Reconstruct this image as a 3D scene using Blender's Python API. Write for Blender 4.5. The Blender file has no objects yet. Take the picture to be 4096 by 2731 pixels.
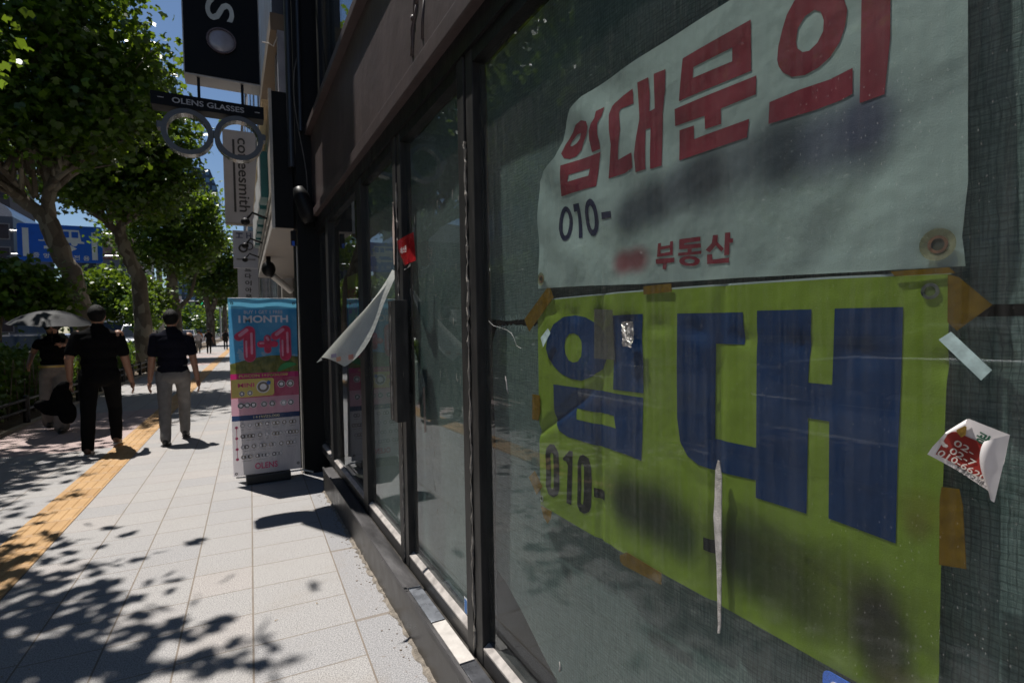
import bpy, bmesh, math, random
import numpy as np
from mathutils import Vector, Matrix, Euler
from mathutils.geometry import tessellate_polygon

S = bpy.context.scene
COL = S.collection
# ---------------------------------------------------------------- camera
cam_d = bpy.data.cameras.new('camera'); cam = bpy.data.objects.new('camera', cam_d); COL.objects.link(cam)
cam_d.sensor_width = 36.0; cam_d.lens = 36.0*2150/4096
cam_d.clip_start = .02; cam_d.clip_end = 3000
CR = ((0.885409, 0.029438, -0.46388), (-0.464503, 0.01956, -0.885356), (-0.016989, 0.999375, 0.030993))
cam.matrix_world = Matrix(((CR[0][0], CR[0][1], CR[0][2], 0), (CR[1][0], CR[1][1], CR[1][2], 0), (CR[2][0], CR[2][1], CR[2][2], 1.42), (0, 0, 0, 1)))
cam_d.dof.use_dof = True; cam_d.dof.focus_distance = 1.08; cam_d.dof.aperture_fstop = 11
S.camera = cam
# ---------------------------------------------------------------- world and sun
TO_SUN = Vector((-.195, .36, 1)).normalized()
W = bpy.data.worlds.new('World'); S.world = W; W.use_nodes = True
nt = W.node_tree; bg = nt.nodes['Background']
sky = nt.nodes.new('ShaderNodeTexSky'); sky.sky_type = 'NISHITA'; sky.sun_disc = False
sky.sun_elevation = math.asin(TO_SUN.z); sky.sun_rotation = math.atan2(TO_SUN.x, TO_SUN.y)
sky.air_density = 1.0; sky.dust_density = .15; sky.ozone_density = 4.0
nt.links.new(sky.outputs[0], bg.inputs[0]); bg.inputs[1].default_value = 0.07
sl = bpy.data.lights.new('sun', 'SUN'); sl.energy = 5.0; sl.angle = math.radians(.53); sl.color = (1, .955, .89)
so = bpy.data.objects.new('sun', sl); COL.objects.link(so); so.rotation_euler = TO_SUN.to_track_quat('Z', 'Y').to_euler(); so.location = (0, 0, 60)
S.view_settings.view_transform = 'Standard'; S.view_settings.look = 'None'; S.view_settings.exposure = .28; S.view_settings.gamma = 1
S.render.engine = 'CYCLES'
S.cycles.use_denoising = True
S.cycles.max_bounces = 7; S.cycles.transparent_max_bounces = 24; S.cycles.caustics_reflective = False; S.cycles.caustics_refractive = False
S.cycles.sample_clamp_indirect = 6.0
random.seed(7); rng = np.random.default_rng(11)

# ---------------------------------------------------------------- materials
class NT:
    def __init__(s, name):
        s.m = bpy.data.materials.new(name); s.m.use_nodes = True; s.t = s.m.node_tree
        s.b = s.t.nodes['Principled BSDF']; s.o = s.t.nodes['Material Output']
    def n(s, kind, **kw):
        x = s.t.nodes.new('ShaderNode'+kind)
        for k, v in kw.items(): setattr(x, k, v)
        return x
    def put(s, sock, v):
        if isinstance(v, bpy.types.NodeSocket): s.t.links.new(v, sock)
        else:
            if hasattr(sock.default_value, '__len__') and not isinstance(v, (int, float)) and len(sock.default_value) == 4 and len(v) == 3: v = (*v, 1)
            sock.default_value = v
    def math(s, op, a, b=0.0, c=None):
        x = s.n('Math', operation=op); s.put(x.inputs[0], a); s.put(x.inputs[1], b)
        if c is not None: s.put(x.inputs[2], c)
        return x.outputs[0]
    def mix(s, f, a, b, blend='MIX'):
        x = s.n('MixRGB', blend_type=blend); s.put(x.inputs[0], f); s.put(x.inputs[1], a); s.put(x.inputs[2], b); return x.outputs[0]
    def coord(s, kind='Object'): return s.n('TexCoord').outputs[kind]
    def mapv(s, v, scale=(1, 1, 1), loc=(0, 0, 0), rot=(0, 0, 0)):
        x = s.n('Mapping'); s.put(x.inputs[0], v); x.inputs[1].default_value = loc; x.inputs[2].default_value = rot; x.inputs[3].default_value = scale; return x.outputs[0]
    def noise(s, v, scale, detail=3, rough=.55):
        x = s.n('TexNoise'); s.put(x.inputs['Vector'], v); x.inputs['Scale'].default_value = scale; x.inputs['Detail'].default_value = detail; x.inputs['Roughness'].default_value = rough; return x.outputs[0]
    def voro(s, v, scale, out='Distance'):
        x = s.n('TexVoronoi'); s.put(x.inputs['Vector'], v); x.inputs['Scale'].default_value = scale; return x.outputs[out]
    def ramp(s, f, a, b, lo=0.0, hi=1.0):
        x = s.n('MapRange'); s.put(x.inputs[0], f); x.inputs[1].default_value = a; x.inputs[2].default_value = b; x.inputs[3].default_value = lo; x.inputs[4].default_value = hi; return x.outputs[0]
    def sep(s, v):
        x = s.n('SeparateXYZ'); s.put(x.inputs[0], v); return x.outputs
    def comb(s, a, b, c=0.0):
        x = s.n('CombineXYZ'); s.put(x.inputs[0], a); s.put(x.inputs[1], b); s.put(x.inputs[2], c); return x.outputs[0]
    def white(s, v):
        x = s.n('TexWhiteNoise', noise_dimensions='3D'); s.put(x.inputs[0], v); return x.outputs[0]
    def bump(s, h, strength=.3, dist=.01):
        x = s.n('Bump'); x.inputs['Strength'].default_value = strength; x.inputs['Distance'].default_value = dist; s.put(x.inputs['Height'], h)
        s.t.links.new(x.outputs[0], s.b.inputs['Normal']); return x.outputs[0]
    def set(s, col=None, rough=None, metal=None, spec=None):
        if col is not None: s.put(s.b.inputs['Base Color'], col)
        if rough is not None: s.put(s.b.inputs['Roughness'], rough)
        if metal is not None: s.put(s.b.inputs['Metallic'], metal)
        if spec is not None: s.put(s.b.inputs['Specular IOR Level'], spec)
        return s

def sc(c, k): return tuple(min(1, x*k) for x in c[:3])
MATS = {}
def mat(name, col, rough=.6, metal=0, var=.18, scale=6, bump=0, spec=.5, grain=0, trans=0, stretch=(1, 1, 1)):
    if name in MATS: return MATS[name]
    k = NT(name); v = k.mapv(k.coord(), stretch)
    f = k.noise(v, scale, 4)
    c = k.mix(k.ramp(f, .3, .7), sc(col, 1-var), sc(col, 1+var))
    if grain: c = k.mix(k.ramp(k.noise(v, scale*40, 2), .3, .7), c, sc(col, 1-grain), 'MIX')
    k.set(c, rough, metal, spec)
    k.put(k.b.inputs['Roughness'], k.ramp(f, .25, .75, max(.03, rough-.1), min(1, rough+.1)))
    if bump: k.bump(k.noise(v, scale*8, 4), bump, .01)
    if trans:
        tr = k.n('BsdfTranslucent'); k.put(tr.inputs[0], c); mx = k.n('MixShader'); mx.inputs[0].default_value = trans
        k.t.links.new(k.b.outputs[0], mx.inputs[1]); k.t.links.new(tr.outputs[0], mx.inputs[2]); k.t.links.new(mx.outputs[0], k.o.inputs[0])
    MATS[name] = k.m; return k.m

def glass_mat(name, dust=.07, tint=(.90, .95, .93), gloss=1.0):
    """window pane: mirror by Fresnel, clear otherwise, with a film of streaky dust"""
    k = NT(name); co = k.coord()
    lw = k.n('LayerWeight'); lw.inputs[0].default_value = .5
    fres = k.math('ADD', .042, k.math('MULTIPLY', .90, k.math('POWER', lw.outputs['Facing'], 4.6)))   # Schlick, the same from both sides
    tr = k.n('BsdfTransparent'); tr.inputs[0].default_value = (*tint, 1)
    gl = k.n('BsdfGlossy'); gl.inputs[0].default_value = (.74*gloss, .78*gloss, .82*gloss, 1); gl.inputs[1].default_value = .012
    m1 = k.n('MixShader'); k.put(m1.inputs[0], fres); k.t.links.new(tr.outputs[0], m1.inputs[1]); k.t.links.new(gl.outputs[0], m1.inputs[2])
    streak = k.noise(k.mapv(co, (1, 90, 3)), 1.0, 5, .6)
    spk = k.voro(k.mapv(co, (1, 1, .55)), 150)
    spot = k.math('LESS_THAN', spk, .12)
    zone = k.ramp(k.noise(co, 2.2, 4), .38, .68)
    spot = k.math('MULTIPLY', spot, k.ramp(zone, 0, 1, .25, 1.0))
    film = k.math('MULTIPLY', k.ramp(streak, .35, .8, .25, 1.2), k.ramp(k.noise(co, 1.3, 5), .3, .75, .5, 1.5))
    film = k.math('MULTIPLY', film, dust)
    f = k.math('MAXIMUM', film, k.math('MULTIPLY', spot, dust*5.5))
    df = k.n('BsdfDiffuse'); df.inputs[0].default_value = (.50, .49, .47, 1)
    m2 = k.n('MixShader'); k.put(m2.inputs[0], f); k.t.links.new(m1.outputs[0], m2.inputs[1]); k.t.links.new(df.outputs[0], m2.inputs[2])
    k.t.links.new(m2.outputs[0], k.o.inputs[0]); return k.m

def clear_mat(name, tint=(1, 1, 1)):
    k = NT(name); tr = k.n('BsdfTransparent'); tr.inputs[0].default_value = (*tint, 1); k.t.links.new(tr.outputs[0], k.o.inputs[0]); return k.m

def tape_mat(name, col, alpha=.55):
    k = NT(name); c = k.mix(k.ramp(k.noise(k.coord(), 60, 4), .3, .7), sc(col, .7), sc(col, 1.25)); k.set(c, .22)
    tr = k.n('BsdfTransparent'); tr.inputs[0].default_value = (*sc(col, 1.6), 1); mx = k.n('MixShader'); mx.inputs[0].default_value = alpha
    k.t.links.new(tr.outputs[0], mx.inputs[1]); k.t.links.new(k.b.outputs[0], mx.inputs[2]); k.t.links.new(mx.outputs[0], k.o.inputs[0]); return k.m

def leaf_mat(name, c1, c2):
    k = NT(name); g = k.n('NewGeometry'); r = g.outputs['Random Per Island']
    c = k.mix(k.math('POWER', r, 1.3), c1, c2); k.set(c, .34, 0, .6)
    tr = k.n('BsdfTranslucent'); k.put(tr.inputs[0], k.mix(.5, c, (.42, .60, .03), 'MIX')); mx = k.n('MixShader'); mx.inputs[0].default_value = .30
    k.t.links.new(k.b.outputs[0], mx.inputs[1]); k.t.links.new(tr.outputs[0], mx.inputs[2]); k.t.links.new(mx.outputs[0], k.o.inputs[0]); return k.m

def glow_mat(name, col, s):
    k = NT(name); k.set(sc(col, .4), .3); k.put(k.b.inputs['Emission Color'], (*col, 1)); k.b.inputs['Emission Strength'].default_value = s; return k.m

# ---------------------------------------------------------------- mesh helpers
class MB:
    def __init__(s): s.v = []; s.f = []
    def add(s, vs, fs):
        o = len(s.v); s.v += [tuple(v) for v in vs]; s.f += [tuple(i+o for i in f) for f in fs]; return s
    def box(s, a, b):
        x0, y0, z0 = a; x1, y1, z1 = b
        return s.add([(x0, y0, z0), (x1, y0, z0), (x1, y1, z0), (x0, y1, z0), (x0, y0, z1), (x1, y0, z1), (x1, y1, z1), (x0, y1, z1)],
                     [(0, 3, 2, 1), (4, 5, 6, 7), (0, 1, 5, 4), (1, 2, 6, 5), (2, 3, 7, 6), (3, 0, 4, 7)])
    def tube(s, pts, rad, n=10, cap=True):
        pts = [Vector(p) for p in pts]; rs = rad if hasattr(rad, '__len__') else [rad]*len(pts)
        vs = []; fs = []; up = Vector((0, 0, 1)); prev = None
        for i, p in enumerate(pts):
            t = (pts[min(i+1, len(pts)-1)]-pts[max(i-1, 0)]).normalized()
            a = t.cross(up) if prev is None else prev - t*prev.dot(t)
            if a.length < 1e-4: a = t.cross(Vector((1, 0, 0)))
            a.normalize(); prev = a; b = t.cross(a)
            for j in range(n):
                th = 2*math.pi*j/n; vs.append(p+(a*math.cos(th)+b*math.sin(th))*rs[i])
        for i in range(len(pts)-1):
            for j in range(n):
                q = (j+1) % n; fs.append((i*n+j, i*n+q, (i+1)*n+q, (i+1)*n+j))
        if cap: fs.append(tuple(range(n-1, -1, -1))); fs.append(tuple((len(pts)-1)*n+j for j in range(n)))
        return s.add(vs, fs)
    def ell(s, c, r, nu=16, nv=10):
        vs = [(c[0], c[1], c[2]-r[2])]; fs = []
        for i in range(1, nv):
            ph = -math.pi/2+math.pi*i/nv
            for j in range(nu):
                th = 2*math.pi*j/nu; vs.append((c[0]+r[0]*math.cos(ph)*math.cos(th), c[1]+r[1]*math.cos(ph)*math.sin(th), c[2]+r[2]*math.sin(ph)))
        vs.append((c[0], c[1], c[2]+r[2])); L = len(vs)-1
        for j in range(nu):
            q = (j+1) % nu; fs.append((0, 1+q, 1+j)); fs.append((L, 1+(nv-2)*nu+j, 1+(nv-2)*nu+q))
            for i in range(nv-2): fs.append((1+i*nu+j, 1+i*nu+q, 1+(i+1)*nu+q, 1+(i+1)*nu+j))
        return s.add(vs, fs)
    def poly(s, pts, d=None):
        """flat n-gon; with d (a vector) extruded into a slab"""
        n = len(pts)
        if d is None: return s.add(pts, [tuple(range(n))])
        d = Vector(d); p2 = [Vector(p)+d for p in pts]
        return s.add(list(pts)+p2, [tuple(range(n-1, -1, -1)), tuple(range(n, 2*n))]+[(i, (i+1) % n, n+(i+1) % n, n+i) for i in range(n)])
    def ring(s, c, ax, ay, r1, r0, depth, n=36):
        c = Vector(c); ax = Vector(ax); ay = Vector(ay); az = ax.cross(ay).normalized()*depth; vs = []
        for r, dz in ((r1, 0), (r0, 0), (r0, 1), (r1, 1)):
            for j in range(n):
                t = 2*math.pi*j/n; vs.append(c+ax*(r*math.cos(t))+ay*(r*math.sin(t))+az*dz)
        fs = []
        for k in range(4):
            for j in range(n): fs.append((k*n+j, k*n+(j+1) % n, ((k+1) % 4)*n+(j+1) % n, ((k+1) % 4)*n+j))
        return s.add(vs, fs)
    def cyl(s, c, ax, ay, r, depth, n=28):
        c = Vector(c); ax = Vector(ax); ay = Vector(ay); az = ax.cross(ay).normalized()*depth
        return s.poly([c+ax*(r*math.cos(2*math.pi*j/n))+ay*(r*math.sin(2*math.pi*j/n)) for j in range(n)], az)
    def build(s, name, m, parent=None, smooth=False, bevel=0):
        me = bpy.data.meshes.new(name); me.from_pydata(s.v, [], s.f); me.update()
        bm = bmesh.new(); bm.from_mesh(me)
        if bevel: bmesh.ops.bevel(bm, geom=[e for e in bm.edges if e.calc_face_angle(0) > .6], offset=bevel, segments=2, profile=.6, affect='EDGES')
        bmesh.ops.recalc_face_normals(bm, faces=bm.faces); bm.to_mesh(me); bm.free()
        if smooth:
            for p in me.polygons: p.use_smooth = True
        me.materials.append(m)
        return link(name, me, parent)

def link(name, me, parent=None):
    o = bpy.data.objects.new(name, me); COL.objects.link(o)
    if parent: o.parent = parent
    return o
def tag(o, label=None, cat=None, group=None, kind=None):
    if label: o['label'] = label
    if cat: o['category'] = cat
    if group: o['group'] = group
    if kind: o['kind'] = kind
    return o
def thing(name, label, cat, loc=(0, 0, 0), rz=0, group=None):
    o = bpy.data.objects.new(name, None); COL.objects.link(o); o.location = loc; o.rotation_euler = (0, 0, rz); o.empty_display_size = .2
    return tag(o, label, cat, group)
def copy_tree(o, parent=None):
    c = o.copy(); COL.objects.link(c)
    if parent: c.parent = parent
    for ch in [x for x in bpy.data.objects if x.parent == o]: copy_tree(ch, c)
    return c

def fill_poly(loops, place, cell=None):
    """outer loop + holes in 2-D -> triangulated, cut along a grid, mapped to 3-D by place(a, b)"""
    tri = tessellate_polygon([[Vector((p[0], p[1], 0)) for p in l] for l in loops])
    flat = [p for l in loops for p in l]
    bm = bmesh.new(); vs = [bm.verts.new((p[0], p[1], 0)) for p in flat]
    for t in tri:
        try: bm.faces.new([vs[i] for i in t])
        except ValueError: pass
    if cell:
        xs = [p[0] for p in flat]; ys = [p[1] for p in flat]
        for ax, lo, hi in ((0, min(xs), max(xs)), (1, min(ys), max(ys))):
            q = math.ceil(lo/cell)*cell
            while q < hi:
                co = [0, 0, 0]; co[ax] = q; no = [0, 0, 0]; no[ax] = 1
                bmesh.ops.bisect_plane(bm, geom=bm.verts[:]+bm.edges[:]+bm.faces[:], plane_co=co, plane_no=no, dist=1e-6); q += cell
    bm.verts.ensure_lookup_table(); bm.verts.index_update()
    v = [place(x.co.x, x.co.y) for x in bm.verts]; f = [tuple(q.index for q in fc.verts) for fc in bm.faces]; bm.free(); return v, f

_tc = {}
def text_shape(txt, bold=0.0):
    key = (txt, bold)
    if key in _tc: return _tc[key]
    cu = bpy.data.curves.new('lettering', 'FONT'); cu.body = txt; cu.offset = bold; cu.resolution_u = 4
    o = bpy.data.objects.new('lettering', cu); COL.objects.link(o)
    dg = bpy.context.evaluated_depsgraph_get(); dg.update()
    me = bpy.data.meshes.new_from_object(o.evaluated_get(dg))
    v = [tuple(p.co[:2]) for p in me.vertices]; f = [tuple(p.vertices) for p in me.polygons]
    bpy.data.objects.remove(o); bpy.data.curves.remove(cu); bpy.data.meshes.remove(me)
    xs = [p[0] for p in v] or [0, 1]; ys = [p[1] for p in v] or [0, 1]
    x0, x1, y0, y1 = min(xs), max(xs), min(ys), max(ys)
    v = [((p[0]-x0)/max(1e-6, x1-x0), (p[1]-y0)/max(1e-6, y1-y0)) for p in v]
    _tc[key] = (v, f, (x1-x0)/max(1e-6, y1-y0)); return _tc[key]
def text_mb(mb, txt, org, dx, dy, h, w=None, bold=0.0, center=False):
    v, f, asp = text_shape(txt, bold); dx = Vector(dx); dy = Vector(dy); org = Vector(org); w = w or h*asp
    if center: org = org-dx*w/2-dy*h/2
    return mb.add([org+dx*(p[0]*w)+dy*(p[1]*h) for p in v], f)
def put_text(name, txt, org, dx, dy, h, m, parent, w=None, bold=0.0, center=False):
    return text_mb(MB(), txt, org, dx, dy, h, w, bold, center).build(name, m, parent)
SL = .03   # the street runs off the shop front by this slope
RZ = -math.atan(SL)
# ---------------------------------------------------------------- ground
def paving_mat():
    k = NT('granite_paving'); co = k.coord(); x, y, z = k.sep(co)
    a = k.math('DIVIDE', k.math('ADD', x, .028), .303)
    right = k.math('GREATER_THAN', x, -.026); border = k.math('GREATER_THAN', x, .418)
    colid = k.math('MULTIPLY', k.math('FLOOR', a), k.math('SUBTRACT', 1, right)); colid = k.math('ADD', colid, k.math('MULTIPLY', border, 40))
    fa = k.math('ABSOLUTE', k.math('SUBTRACT', k.math('FRACT', a), .5))
    w = k.math('MULTIPLY', k.math('GREATER_THAN', k.math('ABSOLUTE', k.math('SUBTRACT', x, -.028)), -1), .0062)
    ju = k.math('MULTIPLY', k.math('GREATER_THAN', fa, k.math('SUBTRACT', .5, k.math('DIVIDE', w, .303*1.6))), k.math('LESS_THAN', x, -.02))
    ju = k.math('MAXIMUM', ju, k.math('LESS_THAN', k.math('ABSOLUTE', k.math('SUBTRACT', x, .418)), .0036))
    ju = k.math('MAXIMUM', ju, k.math('LESS_THAN', k.math('ABSOLUTE', k.math('SUBTRACT', x, -.028)), .0042))
    off = k.math('MULTIPLY', k.white(k.comb(colid, 3.3)), .07)
    b = k.math('DIVIDE', k.math('ADD', k.math('ADD', y, .015), off), k.mix(border, (.3, .3, .3), (.9, .9, .9)))
    fb = k.math('ABSOLUTE', k.math('SUBTRACT', k.math('FRACT', b), .5))
    jv = k.math('GREATER_THAN', fb, k.math('SUBTRACT', .5, .0125))
    idv = k.comb(colid, k.math('FLOOR', b)); r = k.white(idv); r2 = k.white(k.mapv(idv, loc=(7.7, 2.1, 0)))
    base = k.mix(r, (.335, .330, .332), (.372, .360, .350)); base = k.mix(k.ramp(r2, .75, 1), base, (.385, .360, .345))
    pink = k.math('MULTIPLY', k.math('LESS_THAN', x, -1.55), k.math('GREATER_THAN', k.white(k.comb(k.math('FLOOR', k.math('DIVIDE', b, 3)), 9)), .72))
    base = k.mix(k.math('MULTIPLY', pink, .7), base, (.46, .33, .31))
    base = k.mix(k.math('MULTIPLY', border, .75), base, (.30, .30, .31))
    g1 = k.ramp(k.noise(co, 170, 3, .75), .36, .64); base = k.mix(g1, k.mix(.75, base, (.02, .02, .025), 'MIX') if False else k.mix(1, base, (.50, .50, .52), 'MULTIPLY'), k.mix(1, base, (1.36, 1.35, 1.33), 'MULTIPLY'))
    g2 = k.math('LESS_THAN', k.voro(co, 120), .20); base = k.mix(k.math('MULTIPLY', g2, .6), base, (.10, .10, .11))
    st = k.ramp(k.noise(co, 2.6, 6, .65), .52, .75); edge = k.ramp(x, -.1, .55)
    base = k.mix(k.math('MULTIPLY', st, k.math('ADD', .12, k.math('MULTIPLY', edge, .35))), base, (.25, .21, .165))
    rust = k.math('MULTIPLY', k.ramp(k.noise(co, 34, 4, .6), .60, .70), k.ramp(k.noise(co, 1.9, 3), .48, .62)); rust = k.math('MULTIPLY', rust, k.ramp(x, .25, .5))
    base = k.mix(k.math('MULTIPLY', rust, .75), base, (.16, .10, .06))
    jt = k.math('MAXIMUM', k.math('MULTIPLY', jv, .8), ju)
    base = k.mix(jt, base, k.mix(k.noise(co, 9, 4), (.12, .10, .085), (.27, .225, .18)))
    k.set(base, .72, 0, .3); k.bump(k.math('SUBTRACT', k.math('MULTIPLY', k.noise(co, 300, 2), .25), jt), .35, .004)
    return k.m
def quad_uv(name, m, u0, u1, v0, v1, z, kind='structure', n=1):
    mb = MB()
    for i in range(n):
        a = u0+(u1-u0)*i/n; b = u0+(u1-u0)*(i+1)/n; mb.add([(a, v0, z), (b, v0, z), (b, v1, z), (a, v1, z)], [(0, 1, 2, 3)])
    o = mb.build(name, m); o.rotation_euler.z = RZ; return tag(o, kind=kind)
asphalt = mat('asphalt', (.052, .053, .056), .9, 0, .3, 3, .4, .3)
tag(MB().add([(-1500, -1500, -.16), (1500, -1500, -.16), (1500, 1500, -.16), (-1500, 1500, -.16)], [(0, 1, 2, 3)]).build('ground', mat('far_ground', (.10, .10, .095), .95)), kind='structure')
quad_uv('road', asphalt, -30, -5.05, -80, 600, -.13)
tag(MB().box((-3.14, -30, -.13), (2.2, 400, 0)).build('pavement', paving_mat()), kind='structure').rotation_euler.z = RZ
kerb_m = mat('granite_kerb', (.36, .35, .34), .75, 0, .2, 8, .3, .3)
tag(MB().box((-5.05, -30, -.13), (-4.85, 400, .004)).build('kerb', kerb_m), kind='structure').rotation_euler.z = RZ
soil = mat('planting_soil', (.11, .085, .06), .95, 0, .4, 9, .8, .4)
tag(MB().box((-4.85, -30, -.13), (-3.14, 400, -.004)).build('planting_bed', soil), kind='structure').rotation_euler.z = RZ
tag(MB().box((-3.20, -30, -.12), (-3.12, 400, .03)).build('bed_edging', mat('edging_stone', (.40, .36, .30), .8, 0, .2, 8, .2)), kind='structure').rotation_euler.z = RZ
# road lines
mk = mat('road_paint', (.72, .72, .70), .7)
mb = MB()
for i in range(60):
    for u in (-8.4, -11.7): mb.add([(u, -20+i*8, -.126), (u+.14, -20+i*8, -.126), (u+.14, -16.5+i*8, -.126), (u, -16.5+i*8, -.126)], [(0, 1, 2, 3)])
o = mb.build('lane_markings', mk); o.rotation_euler.z = RZ; tag(o, kind='structure')
# tactile strip : base slab + raised bars
def tactile_mat():
    k = NT('tactile_tile'); co = k.coord(); x, y, z = k.sep(co)
    idv = k.comb(0, k.math('FLOOR', k.math('DIVIDE', y, .3))); c = k.mix(k.white(idv), (.46, .27, .11), (.53, .33, .15))
    c = k.mix(k.ramp(k.noise(co, 5, 5), .45, .75), c, (.40, .235, .10)); g = k.ramp(k.noise(co, 220, 2), .3, .7); c = k.mix(g, k.mix(1, c, (.8, .8, .8), 'MULTIPLY'), c)
    j = k.math('GREATER_THAN', k.math('ABSOLUTE', k.math('SUBTRACT', k.math('FRACT', k.math('DIVIDE', y, .3)), .5)), .488)
    k.set(k.mix(j, c, (.16, .085, .04)), .6); k.bump(k.noise(co, 120, 2), .2, .003); return k.m
mb = MB(); mb.box((-1.545, -6, -.1), (-1.242, 120, .004))
v = -6.0
while v < 90:
    for q in range(4): 
        u = -1.545+.303*(q+.5)/4
        mb.add([(u-.024, v+.018, .004), (u+.024, v+.018, .004), (u+.024, v+.282, .004), (u-.024, v+.282, .004), (u-.015, v+.026, .0095), (u+.015, v+.026, .0095), (u+.015, v+.274, .0095), (u-.015, v+.274, .0095)],
               [(4, 5, 6, 7), (0, 1, 5, 4), (1, 2, 6, 5), (2, 3, 7, 6), (3, 0, 4, 7)])
    v += .3
o = mb.build('tactile_paving', tactile_mat()); o.rotation_euler.z = RZ; tag(o, kind='structure')

# ---------------------------------------------------------------- the vacant shop
frame_m = mat('black_frame_metal', (.012, .012, .013), .42, .0, .35, 14, .12, .2, 0, 0, (1, 1, .2))
def worn_metal():
    k = NT('worn_dark_frame'); co = k.coord(); n = k.noise(k.mapv(co, (30, 30, 6)), 1, 5); c = k.mix(k.ramp(n, .3, .75), (.012, .012, .012), (.045, .043, .042))
    sc1 = k.math('GREATER_THAN', k.noise(k.mapv(co, (60, 90, 4)), 1, 3, .7), .70); c = k.mix(k.math('MULTIPLY', sc1, .6), c, (.22, .20, .18)); k.set(c, .5, 0, .3); k.bump(n, .25, .004); return k.m
worn = worn_metal()
caulk_m = mat('old_sealant', (.36, .33, .29), .8, 0, .45, 40, .9, .5)
def fascia_mat():
    k = NT('brown_fascia_sheet'); co = k.coord(); n = k.noise(co, 3.2, 6, .62); c = k.mix(k.ramp(n, .3, .72), (.052, .036, .036), (.082, .058, .057))
    drip = k.noise(k.mapv(co, (1, 26, .8)), 1, 4); c = k.mix(k.math('MULTIPLY', k.ramp(drip, .5, .78), .5), c, (.045, .036, .040))
    c = k.mix(k.math('MULTIPLY', k.ramp(k.noise(k.mapv(co, (1, 6, .5)), 1, 5), .55, .8), .55), c, (.12, .088, .085))
    k.set(c, .46, 0, .5); k.bump(k.noise(co, 5, 4), .25, .02); return k.m
fas = fascia_mat()
base_m = mat('polished_dark_granite', (.050, .046, .041), .34, 0, .45, 10, .05, .35)
steel_m = mat('dull_sill_metal', (.10, .097, .10), .45, .6, .35, 9, .2, .4, 0, 0, (1, .3, 1))
inner_m = mat('shop_interior_paint', (.10, .10, .095), .9)
shop = thing('shop_building', 'vacant shop front with black framed glazing, brown metal fascia and dark granite base', 'building', (.8, 2, 0))
def sp(mb, name, m, parent=None, **kw):
    o = mb.build(name, m, parent or shop, **kw)
    if not parent: o.location = (-.8, -2, 0)
    return o
def at_shop(o): o.location = (-.8, -2, 0); return o
Y0, Y1 = -3.0, 5.55
gran = sp(MB().box((.685, -3, -.05), (.96, 4.92, .19)), 'base_wall', base_m, bevel=.004)
sp(MB().box((.680, -3, .19), (.694, 4.915, .206)).box((.694, -3, .186), (.762, 4.91, .196)), 'sill', steel_m)
# mullions : (y near, y far)
for i, (a, b) in enumerate(((-1.30, -1.16), (1.735, 1.868), (2.632, 2.768), (3.535, 3.665), (4.86, 4.98))):
    mb = MB()
    if i == 3: mb.box((.768, a, .197), (.83, b, 2.384))
    elif i == 4: mb.box((.768, a, .197), (.83, b, 2.384))
    else:
        mid = (a+b)/2; mb.box((.77, a, .197), (.83, mid-.006, 2.384)); mb.box((.766, mid+.006, .197), (.83, b, 2.384)); mb.box((.785, mid-.006, .197), (.82, mid+.006, 2.384))
    sp(mb, 'mullion', worn, bevel=.003)
    if i in (1, 2):   # torn sealant running down the joint
        mid = (a+b)/2; r2 = random.Random(i); pts = []; rad = []; z = .22
        while z < 2.05+.05*i: pts.append((.768-.003*r2.random(), mid+r2.uniform(-.005, .005), z)); rad.append(r2.choice((.0015, .0025, .004, .006))); z += r2.uniform(.012, .04)
        sp(MB().tube(pts, rad, 6), 'sealant', caulk_m)
bays = [(-1.16, 1.735), (1.868, 2.632), (2.768, 3.535), (3.665, 4.86), (4.98, 5.55)]
glass = glass_mat('dusty_shop_glass', .075)
clear = clear_mat('pane_inner_face', (.96, .98, .97))
PANES = []
bead_m = mat('sunlit_bead', (.40, .37, .35), .45, 0, .35, 20, .1); rail_m = mat('door_rail_metal', (.045, .043, .043), .4, .2, .3, 10, .1)  # bead colour paints in the sun on the rail's top bevel
for a, b in bays:
    # bottom rail with bevelled bead, top rail
    mb = MB(); mb.poly([(.772, a, .197), (.772, a, .262), (.792, a, .276), (.835, a, .276), (.835, a, .197)], (0, b-a, 0)); sp(mb, 'bottom_rail', rail_m); sp(MB().poly([(.7715, a+.002, .256), (.7715, a+.002, .263), (.792, a+.002, .2775), (.795, a+.002, .2775), (.795, a+.002, .27)], (0, b-a-.004, 0)), 'bead', bead_m)
    sp(MB().box((.772, a, 2.335), (.83, b, 2.384)), 'top_rail', frame_m)
    g = sp(MB().box((.796, a, .27), (.802, b, 2.34)), 'glass_pane', glass); g.data.materials.append(clear); PANES.append(g)
    for p in g.data.polygons: p.material_index = 0 if p.normal.x < -.5 else 1
# lower ledge, fascia, upper ledge
sp(MB().box((.722, Y0, 2.468), (.83, Y1, 2.542)), 'lower_ledge', fas, bevel=.004)
sp(MB().box((.76, Y0, 2.385), (.84, Y1, 2.4685)), 'transom', frame_m)
sp(MB().box((.745, Y0, 2.543), (.86, Y1, 3.278)), 'fascia_panel', fas)
sp(MB().box((.6925, Y0, 3.279), (.86, Y1, 3.337)), 'upper_ledge', fas, bevel=.004)
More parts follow.
